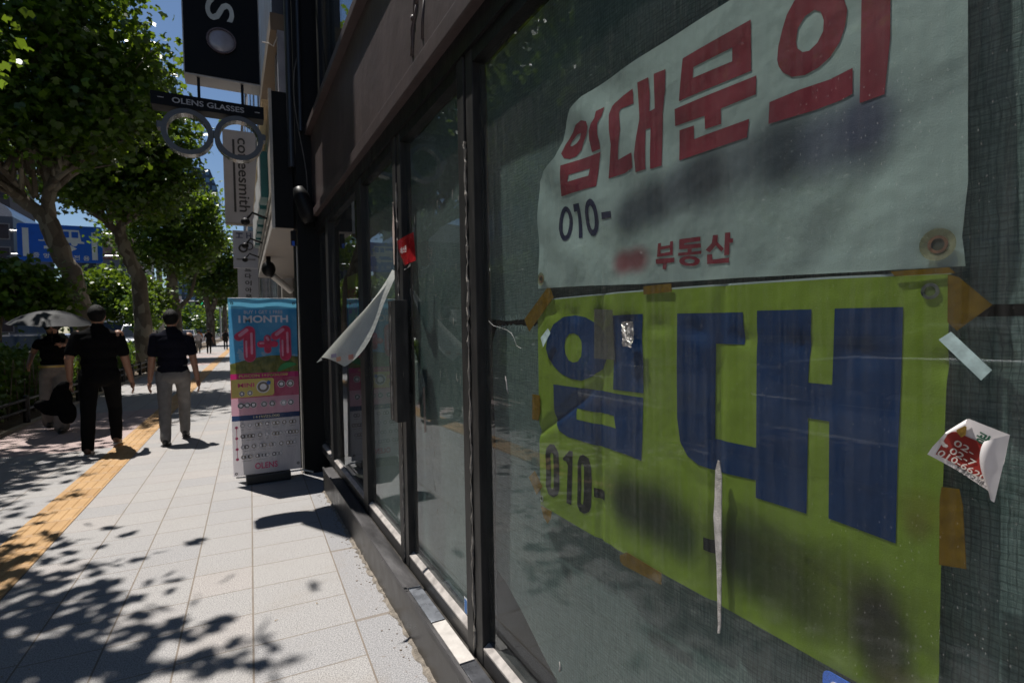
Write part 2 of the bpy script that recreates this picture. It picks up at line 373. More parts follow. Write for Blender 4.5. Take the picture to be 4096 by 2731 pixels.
# blistered paint runs on the fascia
rb = random.Random(3)
def blister(yz, r, name='paint_blister'):
    pts = [(.7455, y*.963, 1.42+(z-1.42)*.963) for y, z in yz]
    sp(MB().tube(pts, [r*1.5*rb.uniform(.6, 1.2) for _ in pts], 8), name, fas, smooth=True)
blister([(2.31, 3.03), (2.345, 2.93), (2.36, 2.87), (2.37, 2.80)], .005)
blister([(2.31, 3.03), (2.29, 2.97), (2.31, 2.90), (2.325, 2.84)], .006)
blister([(2.325, 2.84), (2.37, 2.795), (2.395, 2.76), (2.40, 2.70), (2.405, 2.65)], .007)
blister([(2.37, 2.80), (2.385, 2.81)], .010); blister([(2.22, 2.83), (2.255, 2.74), (2.26, 2.66)], .005); blister([(2.15, 3.06), (2.16, 3.02)], .009); blister([(2.24, 3.07), (2.26, 3.03)], .008)
blister([(2.41, 2.61), (2.42, 2.56)], .005)
# upper storey, carried up out of view to block sky light
upg = glass_mat('upper_window_glass', .03)
o = sp(MB().box((.79, Y0, 3.338), (.80, 5.1, 24)), 'upper_window', upg)
mb = MB()
for y in (-1.2, .9, 3.0, 5.1): mb.box((.765, y-.05, 3.338), (.83, y+.05, 24))
for z in (5.8, 7.6, 9.5, 12, 14.5, 17, 19.5, 22, 24): mb.box((.77, Y0, z-.05), (.83, 5.1, z+.05))
sp(mb, 'upper_window_frame', frame_m)
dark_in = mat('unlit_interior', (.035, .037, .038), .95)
sp(MB().box((1.6, Y0, 3.3), (1.7, 5.6, 24)), 'upper_room_wall', dark_in)
# interior shell
sp(MB().box((.84, Y0, -.05), (4.2, 5.6, .12)), 'floor', inner_m)
sp(MB().box((.87, Y0, 2.5), (4.2, 5.6, 2.6)).box((.86, Y0, 3.2), (4.2, 5.6, 3.4)), 'ceiling', dark_in)
sp(MB().box((4.2, Y0, -.05), (4.4, 5.6, 24)).box((.83, Y0-.1, -.05), (4.4, Y0, 24)), 'back_wall', dark_in)
sp(MB().box((.6, Y0-.2, 24.1), (4.4, 5.6, 24.6)), 'roof_slab', mat('roof_concrete', (.30, .29, .28), .9))
col_m = mat('black_cladding', (.006, .006, .0065), .5, 0, .3, 5, .05, .18)
sp(MB().box((.605, 5.56, 0), (4.2, 5.80, 24)), 'party_wall', col_m)
trim_m = mat('pale_metal_trim', (.50, .47, .43), .45, .2, .15, 7, .1); dim_trim = mat('dull_trim', (.10, .095, .09), .5)
sp(MB().box((.596, 5.64, .02), (.604, 5.665, 2.22)).box((.59, 5.60, 0), (.70, 5.64, .02)), 'shutter_guide', trim_m)
gu = random.Random(5); pts = [(.600+.004*gu.random(), 5.555, 2.9+i*.3) for i in range(20)]
sp(MB().tube([(.655+.05*math.sin(i*.55+1)*(1 if i < 9 else .2), 5.553, 2.6+i*.16) for i in range(22)], .006, 6), 'edge_trim', dim_trim, smooth=True)
# cracked mortar along the wall foot, with loose crumbs
mort = mat('crumbling_mortar', (.27, .235, .195), .95, 0, .4, 30, 1.0, .5)
mr = random.Random(9); mb = MB(); y = -1.0; prev = None
while y < 4.9:
    w = mr.uniform(.006, .030); h = mr.uniform(.004, .018); cur = [(.686, y, h), (.686-w*.5, y, h*.7), (.686-w, y, .001)]
    if prev: mb.add(prev+cur, [(0, 3, 4, 1), (1, 4, 5, 2)])
    prev = cur; y += mr.uniform(.015, .04)
o = mb.build('mortar_joint', mort); tag(o, 'crumbling pale mortar bead along the foot of the granite base wall', 'mortar')
mb = MB()
for _ in range(110):
    y = mr.uniform(1.6, 4.8); x = .66-abs(mr.gauss(0, .035)); r = mr.uniform(.0015, .0042); mb.ell((x, y, r*.5), (r*mr.uniform(.8, 1.8), r, r*.6), 6, 4)
tag(mb.build('loose_grit', mat('rust_grit', (.17, .12, .08), .9, 0, .5, 60)), 'brown grit and mortar crumbs scattered by the wall foot', 'grit', kind='stuff')
# white cover plate and blue-grey plates on the sill
for nm, (a, b), m_, lab in (('sill_plate', (1.78, 2.08), mat('white_plate', (.52, .49, .46), .55, 0, .15, 20, .3), 'white metal cover plate lying on the sill by the door post'),
                            ('sill_plate', (2.09, 2.42), mat('blue_grey_plate', (.30, .32, .36), .3, .6, .3, 12, .2), 'dull blue grey cover plate on the sill below the glass door'),
                            ('sill_plate', (1.36, 1.77), mat('dark_plate', (.12, .125, .14), .3, .6, .3, 12, .2), 'dark grey cover plate on the sill below the bannered window')):
    o = MB().box((.698, a, .1965), (.757, b, .204)).build(nm, m_, bevel=.002); tag(o, lab, 'plate', 'cover plates along the sill')
# the door pull
hd = thing('door_handle', 'black full height door pull with peeling edge beside the red sticker', 'door handle', (.72, 2.56, .96))
def sub(mb, nm, m_, **kw): o = mb.build(nm, m_, hd, **kw); o.location = (-.72, -2.56, -.96); return o
sub(MB().box((.690, 2.50, .965), (.752, 2.572, 1.545)).box((.690, 2.582, .965), (.752, 2.622, 1.545)), 'grip', worn, bevel=.002)
sub(MB().box((.750, 2.52, 1.05), (.772, 2.60, 1.10)), 'bracket', frame_m); sub(MB().box((.750, 2.52, 1.42), (.772, 2.60, 1.47)), 'bracket', frame_m)
sub(MB().tube([(.689, 2.577+.004*mr.uniform(-1, 1), .97+i*.03) for i in range(20)], [mr.choice((.001, .003, .005)) for _ in range(20)], 6), 'peeling_strip', caulk_m)
# torn cardboard coloured strip stuck along the door joint
pk = random.Random(4); pts = [(2.745, 2.04), (2.80, 1.99)]
L = [(2.752, 2.06), (2.76, 1.98), (2.775, 1.93), (2.77, 1.85), (2.762, 1.74)]; Rr = [(2.742, 2.055), (2.724, 1.97), (2.722, 1.90), (2.728, 1.82), (2.735, 1.74)]
o = MB().poly([(.762, *p) for p in L]+[(.758, *p) for p in Rr[::-1]], (.003, 0, 0)).build('peeled_strip', mat('peeled_paper', (.52, .42, .36), .8, 0, .2, 30, .3)); tag(o, 'peeling brown paper strip on the joint above the door pull', 'paper strip')
# outlines of the lettering and scraps on the shop window, as (y, z) metres on the pane
GLYPH_Y = [[[(1.327,1.349),(1.317,1.386),(1.283,1.419),(1.23,1.439),(1.181,1.442),(1.129,1.436),(1.086,1.419),(1.056,1.392),(1.045,1.364),(1.05,1.333),(1.07,1.307),(1.105,1.286),(1.15,1.272),(1.197,1.273),(1.247,1.283),(1.286,1.302),(1.315,1.326)],[(1.228,1.359),(1.222,1.38),(1.204,1.393),(1.182,1.395),(1.162,1.389),(1.149,1.375),(1.147,1.355),(1.151,1.335),(1.166,1.321),(1.187,1.317),(1.208,1.322),(1.224,1.339)]],[[(1.022,1.438),(.914,1.439),(.917,1.385),(.913,1.329),(.914,1.264),(1.022,1.262),(1.018,1.323),(1.019,1.383)]],[[(1.289,1.25),(1.111,1.253),(1.014,1.253),(.915,1.254),(.917,1.215),(.919,1.158),(.923,1.112),(.979,1.116),(1.114,1.114),(1.22,1.113),(1.261,1.122),(1.281,1.139),(1.287,1.163)],[(1.177,1.197),(1.02,1.199),(1.012,1.17),(1.176,1.167)]],[[(.812,1.437),(.653,1.435),(.652,1.378),(.715,1.378),(.718,1.198),(.624,1.199),(.626,1.142),(.705,1.138),(.758,1.14),(.786,1.151),(.806,1.176),(.814,1.224)]],[[(.624,1.437),(.527,1.436),(.532,1.321),(.494,1.321),(.491,1.436),(.398,1.435),(.4,1.331),(.403,1.235),(.405,1.11),(.5,1.115),(.498,1.265),(.532,1.265),(.536,1.111),(.629,1.111)]]]
GLYPH_YB = [[[(1.337,1.04),(1.331,1.061),(1.311,1.076),(1.289,1.078),(1.268,1.06),(1.265,1.025),(1.264,.959),(1.274,.938),(1.296,.926),(1.322,.928),(1.337,.947),(1.334,.992)],[(1.311,1.045),(1.305,1.053),(1.296,1.051),(1.294,1.018),(1.294,.955),(1.302,.947),(1.31,.952),(1.307,.999)]],[[(1.245,1.05),(1.214,1.076),(1.197,1.078),(1.206,.93),(1.23,.929),(1.222,1.034),(1.23,1.044),(1.245,1.044)]],[[(1.175,1.051),(1.165,1.072),(1.149,1.079),(1.123,1.075),(1.113,1.053),(1.111,1.014),(1.116,.95),(1.126,.935),(1.147,.924),(1.168,.925),(1.179,.938),(1.176,.998)],[(1.158,1.049),(1.152,1.056),(1.145,1.049),(1.149,.959),(1.154,.945),(1.162,.949),(1.158,1.002)]],[[(1.103,1.005),(1.063,1.005),(1.064,.982),(1.103,.981)]],[[(.746,1.001),(.72,1.003),(.72,.977),(.746,.977)]]]
GLYPH_R = [[[(1.238,1.881),(1.222,1.901),(1.186,1.921),(1.169,1.934),(1.14,1.936),(1.117,1.926),(1.112,1.91),(1.121,1.895),(1.137,1.882),(1.15,1.865),(1.171,1.855),(1.197,1.855),(1.223,1.864)],[(1.201,1.891),(1.191,1.901),(1.165,1.909),(1.147,1.907),(1.153,1.896),(1.17,1.889),(1.192,1.887)]],[[(1.077,1.937),(1.046,1.936),(1.055,1.917),(1.071,1.905),(1.072,1.879),(1.066,1.858),(1.066,1.843),(1.103,1.846),(1.111,1.878),(1.109,1.9),(1.097,1.914),(1.082,1.922)]],[[(1.237,1.848),(1.155,1.842),(1.065,1.836),(1.074,1.81),(1.082,1.757),(1.157,1.761),(1.244,1.767)],[(1.198,1.813),(1.111,1.808),(1.116,1.791),(1.204,1.796)]],[[(1.009,1.932),(.978,1.938),(.945,1.94),(.944,1.907),(.988,1.911),(.993,1.904),(.986,1.864),(.989,1.845),(.998,1.797),(.947,1.8),(.946,1.766),(.974,1.761),(1.037,1.765),(1.032,1.796),(1.021,1.84),(1.026,1.875),(1.028,1.912),(1.018,1.928)]],[[(.928,1.946),(.891,1.942),(.889,1.906),(.892,1.871),(.875,1.871),(.874,1.942),(.839,1.937),(.841,1.898),(.851,1.854),(.852,1.745),(.887,1.747),(.888,1.835),(.903,1.836),(.902,1.751),(.936,1.753),(.939,1.791),(.932,1.831),(.924,1.866),(.927,1.906)]],[[(.792,1.938),(.636,1.935),(.635,1.848),(.803,1.859),(.798,1.896)],[(.764,1.909),(.674,1.905),(.674,1.881),(.766,1.889)]],[[(.816,1.848),(.625,1.836),(.626,1.805),(.699,1.807),(.699,1.779),(.736,1.782),(.737,1.807),(.815,1.814)]],[[(.803,1.802),(.764,1.798),(.764,1.772),(.639,1.768),(.644,1.738),(.803,1.742)]],[[(.586,1.845),(.584,1.866),(.577,1.889),(.569,1.909),(.556,1.924),(.538,1.928),(.513,1.919),(.492,1.904),(.478,1.886),(.473,1.867),(.476,1.845),(.484,1.826),(.498,1.811),(.516,1.803),(.538,1.801),(.56,1.807),(.575,1.82),(.583,1.833)],[(.553,1.859),(.55,1.878),(.538,1.891),(.523,1.893),(.513,1.885),(.508,1.87),(.509,1.854),(.518,1.841),(.531,1.835),(.542,1.838),(.551,1.848)]],[[(.6,1.782),(.547,1.782),(.498,1.778),(.465,1.781),(.465,1.744),(.482,1.741),(.521,1.741),(.602,1.747)]],[[(.453,1.892),(.415,1.882),(.415,1.8),(.422,1.727),(.455,1.727),(.454,1.796)]]]
GLYPH_RS = [[[(.865,1.586),(.856,1.586),(.857,1.578),(.831,1.578),(.83,1.585),(.822,1.585),(.823,1.557),(.869,1.558)],[(.858,1.572),(.831,1.572),(.831,1.564),(.858,1.564)]],[[(.873,1.554),(.818,1.551),(.819,1.542),(.841,1.542),(.843,1.53),(.854,1.531),(.852,1.542),(.873,1.544)]],[[(.805,1.586),(.75,1.583),(.751,1.575),(.792,1.576),(.793,1.573),(.75,1.57),(.75,1.562),(.806,1.566)]],[[(.784,1.564),(.773,1.563),(.774,1.557),(.749,1.556),(.75,1.55),(.809,1.553),(.808,1.559),(.784,1.558)]],[[(.754,1.537),(.756,1.534),(.759,1.531),(.765,1.53),(.772,1.529),(.78,1.53),(.788,1.531),(.795,1.533),(.801,1.536),(.805,1.539),(.806,1.542),(.805,1.546),(.801,1.548),(.795,1.55),(.788,1.55),(.78,1.55),(.772,1.548),(.765,1.546),(.759,1.543),(.755,1.54)],[(.767,1.538),(.767,1.537),(.769,1.536),(.772,1.535),(.776,1.535),(.78,1.535),(.784,1.536),(.787,1.537),(.79,1.538),(.792,1.54),(.793,1.541),(.792,1.542),(.79,1.544),(.787,1.544),(.784,1.544),(.78,1.544),(.776,1.543),(.772,1.542),(.769,1.541),(.767,1.54)]],[[(.72,1.581),(.708,1.58),(.71,1.567),(.695,1.553),(.701,1.548),(.714,1.561),(.729,1.55),(.739,1.556),(.723,1.567)]],[[(.692,1.581),(.68,1.58),(.681,1.569),(.674,1.568),(.675,1.561),(.682,1.561),(.683,1.54),(.695,1.54)]],[[(.736,1.547),(.723,1.546),(.724,1.536),(.683,1.535),(.684,1.526),(.737,1.529)]]]
GLYPH_N = [[[(1.192,1.686),(1.192,1.671),(1.195,1.659),(1.201,1.65),(1.209,1.644),(1.219,1.643),(1.228,1.646),(1.238,1.654),(1.245,1.665),(1.251,1.679),(1.253,1.695),(1.253,1.709),(1.249,1.722),(1.243,1.732),(1.234,1.737),(1.225,1.737),(1.215,1.733),(1.206,1.725),(1.199,1.714),(1.194,1.7)],[(1.207,1.688),(1.207,1.678),(1.209,1.669),(1.211,1.662),(1.215,1.658),(1.22,1.657),(1.224,1.659),(1.229,1.665),(1.233,1.672),(1.235,1.682),(1.237,1.692),(1.237,1.702),(1.235,1.711),(1.232,1.718),(1.228,1.722),(1.224,1.723),(1.219,1.72),(1.215,1.715),(1.211,1.708),(1.208,1.698)]],[[(1.186,1.734),(1.156,1.731),(1.145,1.64),(1.161,1.642),(1.169,1.713),(1.185,1.714)]],[[(1.073,1.679),(1.073,1.665),(1.076,1.653),(1.082,1.644),(1.089,1.638),(1.098,1.637),(1.108,1.64),(1.116,1.648),(1.124,1.659),(1.129,1.673),(1.131,1.688),(1.131,1.703),(1.127,1.716),(1.121,1.725),(1.113,1.73),(1.104,1.731),(1.095,1.727),(1.087,1.719),(1.08,1.708),(1.075,1.694)],[(1.089,1.682),(1.089,1.672),(1.09,1.664),(1.093,1.658),(1.096,1.654),(1.1,1.653),(1.104,1.655),(1.108,1.66),(1.111,1.667),(1.114,1.676),(1.115,1.686),(1.115,1.695),(1.114,1.703),(1.111,1.71),(1.108,1.713),(1.104,1.714),(1.1,1.712),(1.096,1.707),(1.092,1.7),(1.09,1.691)]],[[(1.059,1.688),(1.023,1.685),(1.022,1.669),(1.058,1.671)]]]
SHAPE_tape = {'a':[(1.448,1.436),(1.311,1.523),(1.295,1.522),(1.277,1.495),(1.419,1.398)],'b':[(.909,1.499),(.825,1.499),(.824,1.482),(.909,1.481)],'c':[(.346,1.474),(.335,1.47),(.301,1.434),(.336,1.403),(.346,1.414)],'d':[(.412,1.484),(.345,1.483),(.338,1.475),(.407,1.477)],'e':[(.353,1.186),(.351,1.203),(.332,1.205),(.328,1.185),(.324,1.107),(.353,1.101)],'f':[(1.0,.87),(.974,.887),(.86,.884),(.861,.858),(.986,.851),(.998,.856)],'g':[(1.366,.882),(1.304,.883),(1.308,.862),(1.327,.84),(1.35,.852)],'h':[(1.405,1.21),(1.361,1.211),(1.36,1.163),(1.372,1.135),(1.409,1.133)],'i':[(1.436,.95),(1.398,.979),(1.354,.942),(1.389,.908)],'j':[(.352,1.392),(.339,1.402),(.298,1.357),(.308,1.344)],'k':[(1.338,1.381),(1.298,1.408),(1.285,1.395),(1.325,1.355)]}
SHAPE_foil = [(.969,1.422),(.948,1.424),(.927,1.422),(.925,1.387),(.934,1.366),(.967,1.366)]
SHAPE_strip = [(.704,.835),(.703,.851),(.705,.957),(.712,1.054),(.709,1.088),(.707,1.143),(.701,1.163),(.697,1.161),(.692,1.136),(.693,1.081),(.694,.961),(.696,.854),(.699,.837)]
SHAPE_ghost = [(1.09,1.416),(1.092,1.333),(1.01,1.333),(1.015,1.415),(1.017,1.451),(1.089,1.456)]
SHAPE_sticker = [(.356,1.247),(.341,1.276),(.339,1.278),(.318,1.297),(.279,1.284),(.28,1.275),(.288,1.206),(.301,1.202),(.291,1.213),(.325,1.229)]
SHAPE_stred = [(.349,1.248),(.339,1.274),(.335,1.278),(.331,1.279),(.303,1.269),(.306,1.256),(.304,1.246),(.294,1.225),(.314,1.231),(.334,1.24)]
SHAPE_crack = [(1.693,1.436),(1.653,1.418),(1.599,1.411),(1.552,1.403),(1.521,1.393),(1.504,1.377),(1.488,1.354),(1.457,1.347)]
SHAPE_crack2 = [(1.608,1.413),(1.534,1.409),(1.465,1.411),(1.408,1.408),(1.359,1.411)]
# ---------------------------------------------------------------- tarpaulins behind the glass
def tarp_mat():
    k = NT('woven_tarpaulin'); co = k.coord(); x, y, z = k.sep(co)
    v1 = k.noise(k.mapv(co, (1, 330, 22)), 1, 3, .6); v2 = k.noise(k.mapv(co, (1, 26, 300)), 1, 3, .6); n = k.math('ADD', k.math('MULTIPLY', v1, .5), k.math('MULTIPLY', v2, .5))
    jit = k.math('MULTIPLY', k.noise(co, 14, 3), .02)
    gy = k.math('ABSOLUTE', k.math('SUBTRACT', k.math('FRACT', k.math('MULTIPLY', k.math('ADD', y, jit), 105)), .5)); gz = k.math('ABSOLUTE', k.math('SUBTRACT', k.math('FRACT', k.math('MULTIPLY', k.math('ADD', z, jit), 105)), .5))
    thr = k.math('MAXIMUM', k.math('GREATER_THAN', gy, .41), k.math('GREATER_THAN', gz, .41))
    c = k.mix(k.ramp(n, .36, .64), (.085, .125, .122), (.265, .335, .325)); c = k.mix(k.ramp(k.noise(co, 3.1, 5, .62), .3, .75), c, k.mix(1, c, (.62, .70, .72), 'MULTIPLY'))
    c = k.mix(k.math('MULTIPLY', thr, k.ramp(k.noise(co, 7, 3), .3, .7, .25, .7)), c, (.035, .058, .058))
    k.set(c, .42, 0, .45); h = k.math('ADD', k.math('MULTIPLY', n, .8), k.math('MULTIPLY', thr, -.5)); k.bump(h, .55, .003)
    tr = k.n('BsdfTranslucent'); k.put(tr.inputs[0], c); mx = k.n('MixShader'); mx.inputs[0].default_value = .15
    k.t.links.new(k.b.outputs[0], mx.inputs[1]); k.t.links.new(tr.outputs[0], mx.inputs[2]); k.t.links.new(mx.outputs[0], k.o.inputs[0]); return k.m
tarp_m = tarp_mat()
def waves(seed, amp, sl=0.0):
    r = random.Random(seed); T = [(r.uniform(3, 14), r.uniform(2, 11)*r.choice((-1, 1)), r.uniform(0, 6.28), r.uniform(.25, 1)) for _ in range(7)]
    s = sum(t[3] for t in T)
    return lambda y, z: amp*sum(t[3]*math.sin(t[0]*y+t[1]*z+t[2]) for t in T)/s
def sheet(name, outline, x, wav, m, cell=.04, thick=None, parent=None):
    v, f = fill_poly([outline], lambda a, b: (x+wav(a, b), a, b), cell); mb = MB().add(v, f)
    o = mb.build(name, m, parent, smooth=True)
    return o
sag = random.Random(2)
def edge(y0, y1, z, amp, n=16): return [(y0+(y1-y0)*i/n, z+sag.uniform(-amp, amp)) for i in range(n+1)]
w1 = waves(1, .007)
o = sheet('tarpaulin', [(1.735, 2.33), (1.735, 1.445)]+edge(1.72, -1.1, 1.436, .003, 60)+[(-1.1, 2.33)], .826, w1, tarp_m)
tag(o, 'grey green woven tarpaulin hanging behind the white banner', 'tarpaulin', 'tarpaulins behind the shop glass')
low = [(1.735, 1.36)]+edge(1.70, 1.35, 1.418, .006, 26)+[(-1.1, 1.43), (-1.1, .30), (.6, .285), (1.05, .30), (1.25, .32), (1.42, .40), (1.55, .47), (1.66, .52), (1.735, .54), (1.735, 1.33)]
o = sheet('tarpaulin', low, .832, waves(5, .008), tarp_m); tag(o, 'torn grey green woven tarpaulin hanging behind the yellow green banner', 'tarpaulin', 'tarpaulins behind the shop glass')
for (a, b), lab, sd in (((1.875, 2.625), 'grey green woven tarpaulin behind the glass door with the red sticker', 8), ((2.775, 3.53), 'grey green woven tarpaulin behind the pane with the loose flyer', 9)):
    o = sheet('tarpaulin', [(b, 2.33), (b, .29)]+edge(b, a, .285, .006)+[(a, 2.33)], .822, waves(sd, .009), tarp_m); tag(o, lab, 'tarpaulin', 'tarpaulins behind the shop glass')
# frayed threads at the tear
th = MB(); fr = random.Random(12)
for _ in range(90):
    y = fr.uniform(1.36, 1.66); s = fr.choice((1, -1)); z = 1.436 if s < 0 else 1.415
    th.tube([(.816, y, z), (.813, y+fr.uniform(-.004, .004), z-s*fr.uniform(-.018, .003)*-1)], .0004, 3, False)
tag(th.build('loose_thread', mat('tarp_thread', (.55, .62, .60), .7)), 'fringe of loose threads along the tear left of the yellow green banner', 'threads', kind='stuff')

# ---------------------------------------------------------------- banners stuck to the inside of the pane
def banner_mat(name, col, blobs, dark, edge_y=None, transl=.12):
    k = NT(name); co = k.coord(); x, y, z = k.sep(co); c = k.mix(k.ramp(k.noise(co, 4.5, 5, .6), .3, .72), sc(col, .86), sc(col, 1.08))
    c = k.mix(k.math('MULTIPLY', k.ramp(k.noise(k.mapv(co, (1, 70, 5)), 1, 4), .5, .8), .25), c, sc(col, .6))
    for (by, bz, ry, rz, cc, st) in blobs:
        d = k.n('VectorMath', operation='LENGTH'); k.put(d.inputs[0], k.comb(0, k.math('DIVIDE', k.math('SUBTRACT', y, by), ry), k.math('DIVIDE', k.math('SUBTRACT', z, bz), rz)))
        f = k.n('MapRange', interpolation_type='SMOOTHSTEP'); k.put(f.inputs[0], d.outputs['Value']); f.inputs[1].default_value = .3; f.inputs[2].default_value = 1.45; f.inputs[3].default_value = st; f.inputs[4].default_value = 0
        c = k.mix(f.outputs[0], c, cc)
    k.set(c, .48, 0, .35); k.bump(k.math('ADD', k.noise(co, 7, 3, .5), k.math('MULTIPLY', k.noise(co, 420, 2), .03)), .34, .03)
    tr = k.n('BsdfTranslucent'); k.put(tr.inputs[0], c); mx = k.n('MixShader'); mx.inputs[0].default_value = transl
    k.t.links.new(k.b.outputs[0], mx.inputs[1]); k.t.links.new(tr.outputs[0], mx.inputs[2]); k.t.links.new(mx.outputs[0], k.o.inputs[0]); return k.m
GB = (.055, .066, .086)
wb_m = banner_mat('white_banner_cloth', (.47, .55, .54), [(.72, 1.675, .36, .09, (.31, .36, .37), .7), (.955, 1.660, .060, .055, GB, .95), (.88, 1.676, .075, .055, GB, .97), (.80, 1.690, .05, .045, (.17, .19, .23), .8), (.735, 1.697, .080, .065, GB, .98), (.65, 1.702, .05, .05, (.17, .19, .22), .8), (.575, 1.697, .068, .070, GB, .98), (.505, 1.690, .045, .055, (.12, .125, .19), .8), (.448, 1.695, .045, .062, (.085, .085, .16), .9),
    (.985, 1.560, .036, .030, (.30, .08, .10), .92), (.935, 1.560, .042, .030, (.30, .08, .10), .92)], None)
OL = (.024, .038, .016)
yb_m = banner_mat('yellow_green_banner_cloth', (.275, .375, .044), [(.58, 1.0, .28, .078, (.12, .16, .028), .6), (.965, 1.003, .095, .072, OL, .98), (.865, 1.005, .080, .075, OL, .98), (.80, .985, .045, .058, (.04, .065, .018), .9), (.655, 1.0, .072, .078, OL, .96), (.595, .995, .05, .078, (.05, .065, .018), .9), (.535, .985, .05, .075, (.055, .07, .018), .92), (.475, 1.0, .06, .078, (.12, .15, .022), .7), (.430, .985, .044, .072, (.035, .030, .022), .96), (.416, .945, .034, .06, (.04, .042, .022), .9),
    (.375, 1.165, .03, .028, (.20, .18, .02), .55), (.38, 1.14, .018, .02, (.16, .13, .02), .6), (.385, .91, .05, .03, (.15, .12, .03), .6), (.41, 1.27, .012, .03, (.12, .15, .04), .5)], None, transl=.15)
wv = waves(21, .0022)
def wave_white(y, z):
    d = (y-1.05)*.9+(z-1.80)*-1.15      # diagonal folds towards the slack corner
    k = max(0, min(1, (y-.72)/.45))*max(0, min(1, (z-1.50)/.2))
    b = math.exp(-((z-1.505)/.05)**2)*.004*math.sin(y*23)+.004*math.exp(-((y-.95-(z-1.5)*.5)/.05)**2)*math.exp(-((z-1.55)/.06)**2)
    r = .005*math.exp(-((y-.45-(1.6-z)*.9)/.035)**2)*max(0, min(1, (1.75-z)/.15))
    return abs(wv(y, z))*1.6+.009*k*(1+math.sin(d*27+1.2))*.5+abs(b)+r*.6
wy = waves(22, .0016)
def wave_yellow(y, z):
    a = .0055*math.exp(-((y-1.075+.02*(z-1.2))/.012)**2)+.0035*math.exp(-((y-1.045)/.020)**2)
    b = .006*math.exp(-(((z-1.17)+(y-1.25)*.55)/.016)**2)*max(0, min(1, (y-1.05)/.1))
    c = .0012*math.exp(-(((z-1.10)-(.74-y)*-.35)/.012)**2)*(1 if y < .78 else max(0, 1-(y-.78)*8)) + .0045*math.exp(-((y-.745+.03*z)/.010)**2)
    e = .0035*math.exp(-((z-1.375-(y-.5)*.1)/.015)**2)*(1+math.sin(y*60))*.5
    return abs(wy(y, z))*1.8+1.5*(a+b+c+e)
XB = .8045
WB = [(1.367, 1.525), (1.366, 1.70), (1.360, 1.835), (1.335, 1.858), (1.27, 1.878), (1.235, 1.915), (1.215, 1.957), (1.19, 1.983), (1.14, 1.997), (.92, 1.996), (.70, 1.991), (.33, 1.985), (.327, 1.585), (.334, 1.52), (.330, 1.483), (.44, 1.487), (.64, 1.496), (.92, 1.505), (1.144, 1.517)]
YBo = [(1.373, 1.488), (1.0, 1.489), (.755, 1.486), (.50, 1.481), (.3445, 1.4745), (.348, 1.325), (.351, 1.185), (.3545, .884), (.72, .8845), (1.04, .8785), (1.37, .8835)]
wban = sheet('banner', WB, XB, wave_white, wb_m, .010); tag(wban, 'white banner with red lettering and smudged phone line taped inside the shop window', 'banner')
yban = sheet('banner', YBo, XB, wave_yellow, yb_m, .010); tag(yban, 'yellow green banner with huge navy lettering taped inside the shop window', 'banner')
def ink(name, col): 
    k = NT(name); co = k.coord(); n = k.noise(co, 9, 5, .6); c = k.mix(k.ramp(n, .3, .72), sc(col, .72), sc(col, 1.2)); s = k.math('GREATER_THAN', k.noise(co, 130, 3, .7), .72); c = k.mix(k.math('MULTIPLY', s, .25), c, (.5, .5, .48)); k.set(c, .45, 0, .35); k.bump(k.noise(co, 7, 3, .5), .3, .03); return k.m
def letters(glyphs, par, wav, m, nm='letter'):
    for g in glyphs:
        v, f = fill_poly(g, lambda a, b: (XB-.0008+wav(a, b), a, b), .010); MB().add(v, f).build(nm, m, par, smooth=True)
red_i = ink('red_ink', (.25, .027, .047)); navy_i = ink('navy_ink', (.018, .020, .062)); blue_i = ink('blue_ink', (.005, .034, .125)); black_i = ink('black_ink', (.007, .008, .010))
letters(GLYPH_R, wban, wave_white, red_i); letters(GLYPH_RS, wban, wave_white, red_i); letters(GLYPH_N, wban, wave_white, navy_i, 'digit')
letters(GLYPH_Y, yban, wave_yellow, blue_i); letters(GLYPH_YB, yban, wave_yellow, black_i, 'digit')
# hems, eyelets
hem = mat('banner_hem', (.45, .50, .52), .6)
v, f = fill_poly([[(1.374, 1.488), (1.0, 1.489), (.755, 1.486), (.50, 1.481), (.344, 1.4745), (.344, 1.478), (.50, 1.4845), (.755, 1.4895), (1.0, 1.4925), (1.374, 1.4915)]], lambda a, b: (XB+.0008+wave_yellow(a, b), a, b), .02)
MB().add(v, f).build('hem', hem, yban)
eye_m = mat('eyelet_steel', (.40, .40, .39), .3, .9, .25, 90)
def eyelet(par, y, z, r, wav):
    x = XB-.0022+wav(y, z); MB().ring((x, y, z), (0, 1, 0), (0, 0, 1), r, r*.62, .0012, 28).build('eyelet', eye_m, par, smooth=False, bevel=.0003)
    MB().cyl((x+.001, y, z), (0, 1, 0), (0, 0, 1), r*.62, .0004, 20).build('eyelet_hole', mat('eyelet_gap', (.10, .14, .03), .8), par)
eyelet(yban, 1.3555, 1.4564, .0095, wave_yellow); eyelet(yban, .3662, 1.4542, .0105, wave_yellow); eyelet(yban, 1.362, .904, .0095, wave_yellow)
cup_m = NT('suction_cup_plastic'); cup_m.set((.55, .53, .42), .18); cup_m.b.inputs['Transmission Weight'].default_value = .55; cup_m = cup_m.m
